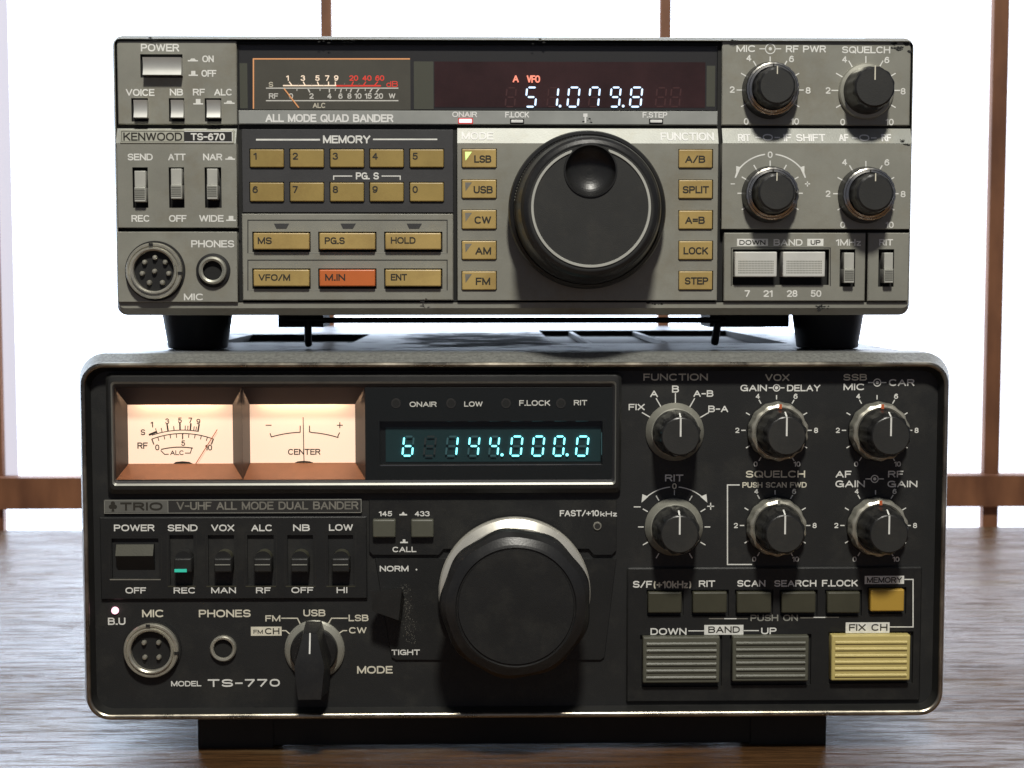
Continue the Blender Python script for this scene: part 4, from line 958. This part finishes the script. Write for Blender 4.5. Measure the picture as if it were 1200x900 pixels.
def bigbtn(px,m,yf,name,ribs=0,mr=None,label=None,taper=0):
    b=MB(); r=R(*px,yf); b.slab(r,YP,yf,m,.35,.45)
    if ribs:
        x0,z0,x1,z1=inset(r,1.0); n=ribs
        for k in range(n):
            za=z0+(z1-z0)*(k+.15)/n; zb=z0+(z1-z0)*(k+.62)/n; e=.4
            b.add([(x0+.2,yf+.01,za),(x1-.2,yf+.01,za),(x1-.2,yf-e,za+.15),(x0+.2,yf-e,za+.15),(x0+.2,yf-e,zb-.5),(x1-.2,yf-e,zb-.5),(x1-.2,yf+.01,zb),(x0+.2,yf+.01,zb)],[(0,1,2,3),(3,2,5,4),(4,5,6,7)],m,False)
            for xx in (x0+.2,x1-.2): b.add([(xx,yf+.01,za),(xx,yf-e,za+.15),(xx,yf-e,zb-.5),(xx,yf+.01,zb)],[(0,1,2,3)],m,False)
    return b.build(name,low,label=label)
for x in ((759.5,799),(812,852),(863.7,904),(916.2,956),(969.7,1008)): bigbtn((x[0],694,x[1],718.5),M['olive'],-2.0,'button')
bigbtn((1020.3,691,1059.8,716.5),M['amber'],-2.3,'button',label='amber memory button')
bigbtn((753.5,746.5,843.5,800.5),M['olive2'],-2.8,'band_button',6); bigbtn((858.5,745.5,947.7,798.5),M['olive2'],-2.8,'band_button',6)
bigbtn((974.5,744.5,1066.7,797.5),M['yellow'],-3.1,'band_button',6,label='large ribbed yellow button')
for x in ((436.8,463.5),(481.7,508)): bigbtn((x[0],609,x[1],630),M['olive2'],-2.4,'call_button')

# lever left of the tuning knob
b=MB(); 
yb_=YP-.8; yf=-9
A=[P(449,704,yb_),P(474,700,yb_),P(470,729,yb_),P(452,722,yb_)]; B=[P(435,693,yf),P(471,690,yf),P(467,727,yf),P(436,716,yf)]
b.add([(p[0],yb_,p[1]) for p in A]+[(p[0],yf,p[1]) for p in B],[(k,(k+1)%4,4+(k+1)%4,4+k) for k in range(4)]+[(4,5,6,7)],M['black'],False); b.build('lever',low)
b=MB()
for k in range(260):
    t=random.random(); px=random.gauss(473+t*8,3.5); py=684+t*70; q=P(px,py,yb_-.05); s_=random.uniform(.05,.14)
    b.poly([(q[0]-s_,q[1]),(q[0],q[1]-s_),(q[0]+s_,q[1]),(q[0],q[1]+s_)],yb_-.03,M['grey_ink'])
b.build('dust',low)

# main tuning knob
cx,cz=P(603,694.5,-4)
b=MB()
b.lathe(cx,cz,[(24.6,YP-1),(24.6,-1.5),(25.7,-2.2),(25.7,-4.2),(25.2,-5.0),(22.6,-6.6),(21.5,-6.8)],[M['black'],M['black'],M['ring'],M['ring'],M['ring'],M['ring']],160)
mk2=b.build('tuning_knob',low)
b=MB(); cz2=cz
b.lathe(cx,cz2,[(20.8,-6.2),(21.6,-8.5,.3),(23.4,-14,.6),(24.9,-19,.85),(25.0,-21,.85),(24.4,-23.6,.7),(22.8,-25.4,.3),(20.4,-26.6,.1),(19.6,-26.9),(19.2,-26.4),(18.9,-26.4),(18.6,-26.9)],M['knob'],192,M['blacksub'],9)
b.build('knob_cap',mk2)
# mode knob
cx,cz=P(369,761,YP); b=MB()
b.lathe(cx,cz,[(10.2,YP),(10.2,YP-.8),(9.6,YP-1.3),(8.1,YP-1.9)],M['skirt'],72)
b.lathe(cx,cz,[(8.1,YP-1.9),(8.0,YP-3.5),(7.4,YP-4.2)],M['knob'],72,M['knob'])
md=b.build('mode_knob',low)
b=MB()
yk_=YP-4; yf=YP-17
ol0=[(-2.6,10.2),(2.6,10.2),(6.0,-1.5),(4.8,-13.6),(-4.8,-13.6),(-6.0,-1.5)]
ol1=[(-2.2,9.2),(2.2,9.2),(5.1,-1.8),(3.9,-13.0),(-3.9,-13.0),(-5.1,-1.8)]
L=[]
for ol,yy,f in ((ol0,yk_+2,1),(ol0,yk_,1),(ol1,yf+5,1),(ol1,yf+3.5,.97)):
    L.append([(cx+a*f,yy+(max(0,(c-2))*.0),cz+c*f) for a,c in ol])
for i in range(3): b.add(L[i]+L[i+1],[(k,(k+1)%6,6+(k+1)%6,6+k) for k in range(6)],M['knob'],False)
# front: a face that slopes back towards the pointer end, full height towards the handle
T=L[3]; fr=[(T[0][0],yf+3.6,T[0][2]),(T[1][0],yf+3.6,T[1][2]),(T[2][0],yf+.6,T[2][2]),(T[3][0],yf,T[3][2]),(T[4][0],yf,T[4][2]),(T[5][0],yf+.6,T[5][2])]
b.add(T+fr,[(k,(k+1)%6,6+(k+1)%6,6+k) for k in range(6)],M['knob'],False)
b.add(fr,[(0,1,2,5),(5,2,3,4)],M['knob'],False)
za,zb=fr[0][2],fr[2][2]
def onf(t): return (cx-.25,cx+.25, fr[0][1]+(fr[2][1]-fr[0][1])*t-.06, za+(zb-za)*t)
a_,c_=onf(0.0),onf(.62)
b.add([(a_[0],a_[2],a_[3]),(a_[1],a_[2],a_[3]),(c_[1],c_[2],c_[3]),(c_[0],c_[2],c_[3])],[(0,1,2,3)],M['white'],False)
b.build('knob_handle',md)

for px,py,kd in ((790.5,506,'single_low'),(789.5,617.3,'single_low'),(910.3,505,'dual_low'),(1028.5,505,'dual_low'),(908.5,616.3,'dual_plain'),(1026.5,616.3,'dual_low')): rotary(low,px,py,YP,kd)

pins=[((x-166.5-8.6)*K,-(y-766)*K) for x,y in ((166.4,757),(183.5,757),(167,774.6),(183.5,774.6))]
socket(low,178.5,761,YP,9.3,6.8,pins,M['vfd_black'])
c=P(262,759.5,YP); b=MB(); b.lathe(*c,[(4.5,YP),(4.4,YP-1.2),(4.0,YP-1.6),(3.4,YP-1.5),(3.1,YP-.9),(3.0,YP+.5)],[M['nickel']]*4+[M['gap']],48,M['gap']); disc(b,c,3.15,YP-.15,M['gap'],32); b.build('headphone_jack',low)
c=P(135,715.3,YP); b=MB(); b.lathe(*c,[(1.25,YP),(1.2,YP-.5),(.9,YP-.9),(.4,YP-1.1)],M['bu'],20,M['bu']); b.build('status_lamp',low)

# feet
for a,c in ((232,331),(880,968)):
    for Y0 in (9,270):
        b=MB(); x0=P(a,860,9)[0]; x1=P(c,860,9)[0]
        if a<400: x1=x0+26
        b.box(x0,x1,Y0,Y0+24,ZT,lo[1]+1.2,M['rubber']); b.build('foot',low)
b=MB(); b.box(lo[0]+39,lo[2]-39.5,9.6,60,ZT+.6,lo[1]+1.5,M['rubber']); b.build('underside_shade_bar',low)  # dark bar added to stand for the shadow between the feet
# side rubber feet on the left flank
for pyc,hh in ((475,20),(745,25)):
    b=MB(); zc=P(95,pyc,20)[1]; r_=hh*K*1.0; n=28; L=[]
    for dx,f in ((.6,1),(-.8,1),(-1.5,.85),(-1.9,.5)):
        L.append([(lo[0]+dx,26+r_*f*math.cos(2*pi*k/n),zc+r_*f*math.sin(2*pi*k/n)) for k in range(n)])
    for i in range(3): b.add(L[i]+L[i+1],[(k,(k+1)%n,n+(k+1)%n,n+k) for k in range(n)],M['rubber'])
    b.add(L[-1],[tuple(range(n))],M['rubber'],False); b.build('side_foot',low)

# =================================================================== TABLE
def wood_mat():
    m,nt,bs=new_mat('worn_dark_wood'); N,Lk=nt.nodes,nt.links
    tc=N.new('ShaderNodeTexCoord')
    def noise(sc,det=8,scale=1.0,rough=.6,off=(0,0,0)):
        mp=N.new('ShaderNodeMapping'); mp.inputs['Scale'].default_value=sc; mp.inputs['Location'].default_value=off; Lk.new(tc.outputs['Object'],mp.inputs['Vector'])
        n=N.new('ShaderNodeTexNoise'); n.inputs['Scale'].default_value=scale; n.inputs['Detail'].default_value=det; n.inputs['Roughness'].default_value=rough; n.inputs['Distortion'].default_value=.3
        Lk.new(mp.outputs[0],n.inputs['Vector']); return n.outputs['Fac']
    g=noise((26,300,20),10,1,.75); g2=noise((9,60,10),8,1,.7,(3,1,0)); bl=noise((9,30,9),6,1,.6,(7,2,0)); fine=noise((60,900,50),6,1,.6,(1,5,0)); g3=noise((34,290,20),9,1,.75,(2,9,0))
    cr=N.new('ShaderNodeValToRGB'); Lk.new(g,cr.inputs[0]); e=cr.color_ramp.elements
    e[0].position=.3; e[0].color=(.022,.011,.006,1); e[1].position=.72; e[1].color=(.17,.088,.036,1)
    x=e=cr.color_ramp.elements.new(.52); x.color=(.095,.048,.020,1)
    mx=N.new('ShaderNodeMix'); mx.data_type='RGBA'; mr=N.new('ShaderNodeMapRange'); Lk.new(bl,mr.inputs['Value']); mr.inputs['From Min'].default_value=.52; mr.inputs['From Max'].default_value=.68; mr.inputs['To Max'].default_value=.55
    Lk.new(mr.outputs[0],mx.inputs['Factor']); Lk.new(cr.outputs[0],mx.inputs['A']); mx.inputs['B'].default_value=(.15,.105,.055,1); Lk.new(mx.outputs['Result'],bs.inputs['Base Color'])
    rr=N.new('ShaderNodeMapRange'); Lk.new(g2,rr.inputs['Value']); rr.inputs['From Min'].default_value=.3; rr.inputs['From Max'].default_value=.7; rr.inputs['To Min'].default_value=.12; rr.inputs['To Max'].default_value=.30; Lk.new(rr.outputs[0],bs.inputs['Roughness'])
    s=N.new('ShaderNodeMath'); s.operation='ADD'; Lk.new(g,s.inputs[0]); Lk.new(g2,s.inputs[1]); s2=N.new('ShaderNodeMath'); s2.operation='MULTIPLY_ADD'; Lk.new(fine,s2.inputs[0]); s2.inputs[1].default_value=.5; Lk.new(s.outputs[0],s2.inputs[2])
    bp=N.new('ShaderNodeBump'); bp.inputs['Strength'].default_value=.4; bp.inputs['Distance'].default_value=.0012; Lk.new(s2.outputs[0],bp.inputs['Height']); Lk.new(bp.outputs[0],bs.inputs['Normal'])
    sl=N.new('ShaderNodeMapRange'); Lk.new(g3,sl.inputs['Value']); sl.inputs['From Min'].default_value=.43; sl.inputs['From Max'].default_value=.55; sl.inputs['To Min'].default_value=.06; sl.inputs['To Max'].default_value=.68; pt=noise((7,16,7),5,1,.6,(4,4,0)); pm=N.new('ShaderNodeMapRange'); Lk.new(pt,pm.inputs['Value']); pm.inputs['From Min'].default_value=.38; pm.inputs['From Max'].default_value=.6; pm.inputs['To Min'].default_value=.2; pm.inputs['To Max'].default_value=1; pz=N.new('ShaderNodeMath'); pz.operation='MULTIPLY'; Lk.new(sl.outputs[0],pz.inputs[0]); Lk.new(pm.outputs[0],pz.inputs[1]); Lk.new(pz.outputs[0],bs.inputs['Specular IOR Level'])
    return m
M['wood']=wood_mat()
Yt=G(600,618.5,ZT)[1]
tb=thing('wooden_table','dark brown worn wooden table with glossy streaked grain under both transceivers','table',(0,100,ZT))
b=MB(); b.box(-700,700,-420,Yt-4,ZT-28,ZT-2,M['wood'])
b.add([(-700,-420,ZT-2),(700,-420,ZT-2),(700,-416,ZT),(-700,-416,ZT)],[(0,1,2,3)],M['wood'],False)
b.add([(-700,-416,ZT),(700,-416,ZT),(700,Yt-3,ZT),(-700,Yt-3,ZT)],[(0,1,2,3)],M['wood'],False)
b.add([(-700,Yt-3,ZT),(700,Yt-3,ZT),(700,Yt,ZT-2),(-700,Yt,ZT-2)],[(0,1,2,3)],M['wood'],False)
b.build('table_top',tb)
for sx in (-1,1):
    for yy in (-390,Yt-60):
        b=MB(); b.box(sx*640-25,sx*640+25,yy,yy+50,ZT-380,ZT-28.2,M['wood']); b.build('leg',tb)

# =================================================================== SHOJI SCREEN
def lattice_mat():
    m,nt,bs=new_mat('reddish_lattice_wood'); N,Lk=nt.nodes,nt.links
    tc=N.new('ShaderNodeTexCoord'); mp=N.new('ShaderNodeMapping'); mp.inputs['Scale'].default_value=(60,60,18); Lk.new(tc.outputs['Object'],mp.inputs[0])
    n=N.new('ShaderNodeTexNoise'); n.inputs['Scale'].default_value=1; n.inputs['Detail'].default_value=8; Lk.new(mp.outputs[0],n.inputs['Vector'])
    cr=N.new('ShaderNodeValToRGB'); Lk.new(n.outputs['Fac'],cr.inputs[0]); e=cr.color_ramp.elements; e[0].position=.3; e[0].color=(.14,.055,.026,1); e[1].position=.7; e[1].color=(.30,.13,.06,1)
    Lk.new(cr.outputs[0],bs.inputs['Base Color']); bs.inputs['Roughness'].default_value=.55
    return m
M['lattice']=lattice_mat()
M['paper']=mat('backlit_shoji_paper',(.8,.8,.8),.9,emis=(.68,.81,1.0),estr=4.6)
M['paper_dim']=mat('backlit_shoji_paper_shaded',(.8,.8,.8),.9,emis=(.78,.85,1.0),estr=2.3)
M['paper2']=mat('grey_paper_edge',(.5,.5,.55),.9,emis=(.60,.60,.72),estr=.75)  # grey-lavender tone for the strip at the left edge
Ys=Yt+14
sj=thing('shoji_screen','backlit white paper screen with reddish brown wooden lattice behind the table','paper screen',(40,Ys+10,ZT-380))
YB=Ys                         # front of the bars
def vb(xa,xb,yref=300,name='lattice_bar',y0=YB+6,d=6.5):
    b=MB(); x0=P(xa,yref,y0)[0]; x1=P(xb,yref,y0)[0]; b.box(x0,x1,y0,y0+d,ZT-360,520,M['lattice']); b.build(name,sj)
vb(-14,-3); vb(375.5,388.5,20); vb(773.5,786.5,20); vb(1158.5,1176.5,300)
x0=P(-14,450,YB)[0]; dx=(P(1167,300,YB)[0]-P(381,300,YB)[0])/2
for k in (-2,-1,): 
    b=MB(); xx=x0+k*dx; b.box(xx,xx+10,YB,YB+12,ZT-360,520,M['lattice']); b.build('lattice_bar',sj)
for k in (1,2): 
    b=MB(); xx=P(1167,300,YB)[0]+k*dx; b.box(xx-5,xx+5,YB,YB+12,ZT-360,520,M['lattice']); b.build('lattice_bar',sj)
yr=YB-1.5
zt0=P(50,560,yr)[1]; zb0=P(50,597,yr)[1]
b=MB(); b.box(-900,960,yr,yr+15,zb0,zt0,M['lattice']); b.build('cross_rail',sj)
for zz in (520,ZT-380):
    b=MB(); b.box(-900,960,YB-2,YB+16,zz,zz+30,M['lattice']); b.build('frame_rail',sj)
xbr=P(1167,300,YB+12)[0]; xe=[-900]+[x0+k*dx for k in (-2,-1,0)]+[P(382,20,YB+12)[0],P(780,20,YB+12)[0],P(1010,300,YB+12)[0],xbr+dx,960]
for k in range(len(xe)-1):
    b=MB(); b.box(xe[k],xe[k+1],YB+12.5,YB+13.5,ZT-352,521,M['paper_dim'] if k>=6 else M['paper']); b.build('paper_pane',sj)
b=MB(); x1=P(16,300,YB+12)[0]; b.box(P(0,300,YB+12)[0]-4,x1,YB+11.9,YB+12.3,zt0,520,M['paper2']); b.build('paper_border',sj)

# =================================================================== LIGHT
def area(name,loc,target,size,energy,col,shape='DISK',sy=None):
    ld=bpy.data.lights.new(name,'AREA'); ld.shape=shape; ld.size=size; ld.energy=energy; ld.color=col
    if sy: ld.size_y=sy
    o=bpy.data.objects.new(name,ld); COL.objects.link(o); o.location=loc
    o.rotation_euler=(Vector(target)-Vector(loc)).to_track_quat('-Z','Y').to_euler(); return o
cz_=(0+UP)*S
area('ceiling_lamp',(.06,-.92,cz_+1.12),(0.01,0,cz_),.16,20.0,(1.0,.965,.875))
w=bpy.data.worlds.new('World'); scene.world=w; w.use_nodes=True
w.node_tree.nodes['Background'].inputs[0].default_value=(.75,.80,1.0,1); w.node_tree.nodes['Background'].inputs[1].default_value=.125

# =================================================================== CAMERA
cd=bpy.data.cameras.new('camera'); cam=bpy.data.objects.new('camera',cd); COL.objects.link(cam)
cd.sensor_width=36; cd.lens=36*F/1200; cd.clip_start=.01; cd.clip_end=50
cam.location=(0,-.5,UP*S); cam.rotation_euler=(math.radians(90)-TILT,0,-YAW)
cd.dof.use_dof=True; cd.dof.focus_distance=.492; cd.dof.aperture_fstop=30
scene.camera=cam
for o in scene.objects:
    if '_o' in o: del o['_o']
scene.view_settings.view_transform='Standard'; scene.view_settings.look='None'; scene.view_settings.exposure=0; scene.view_settings.gamma=1
scene.cycles.max_bounces=8
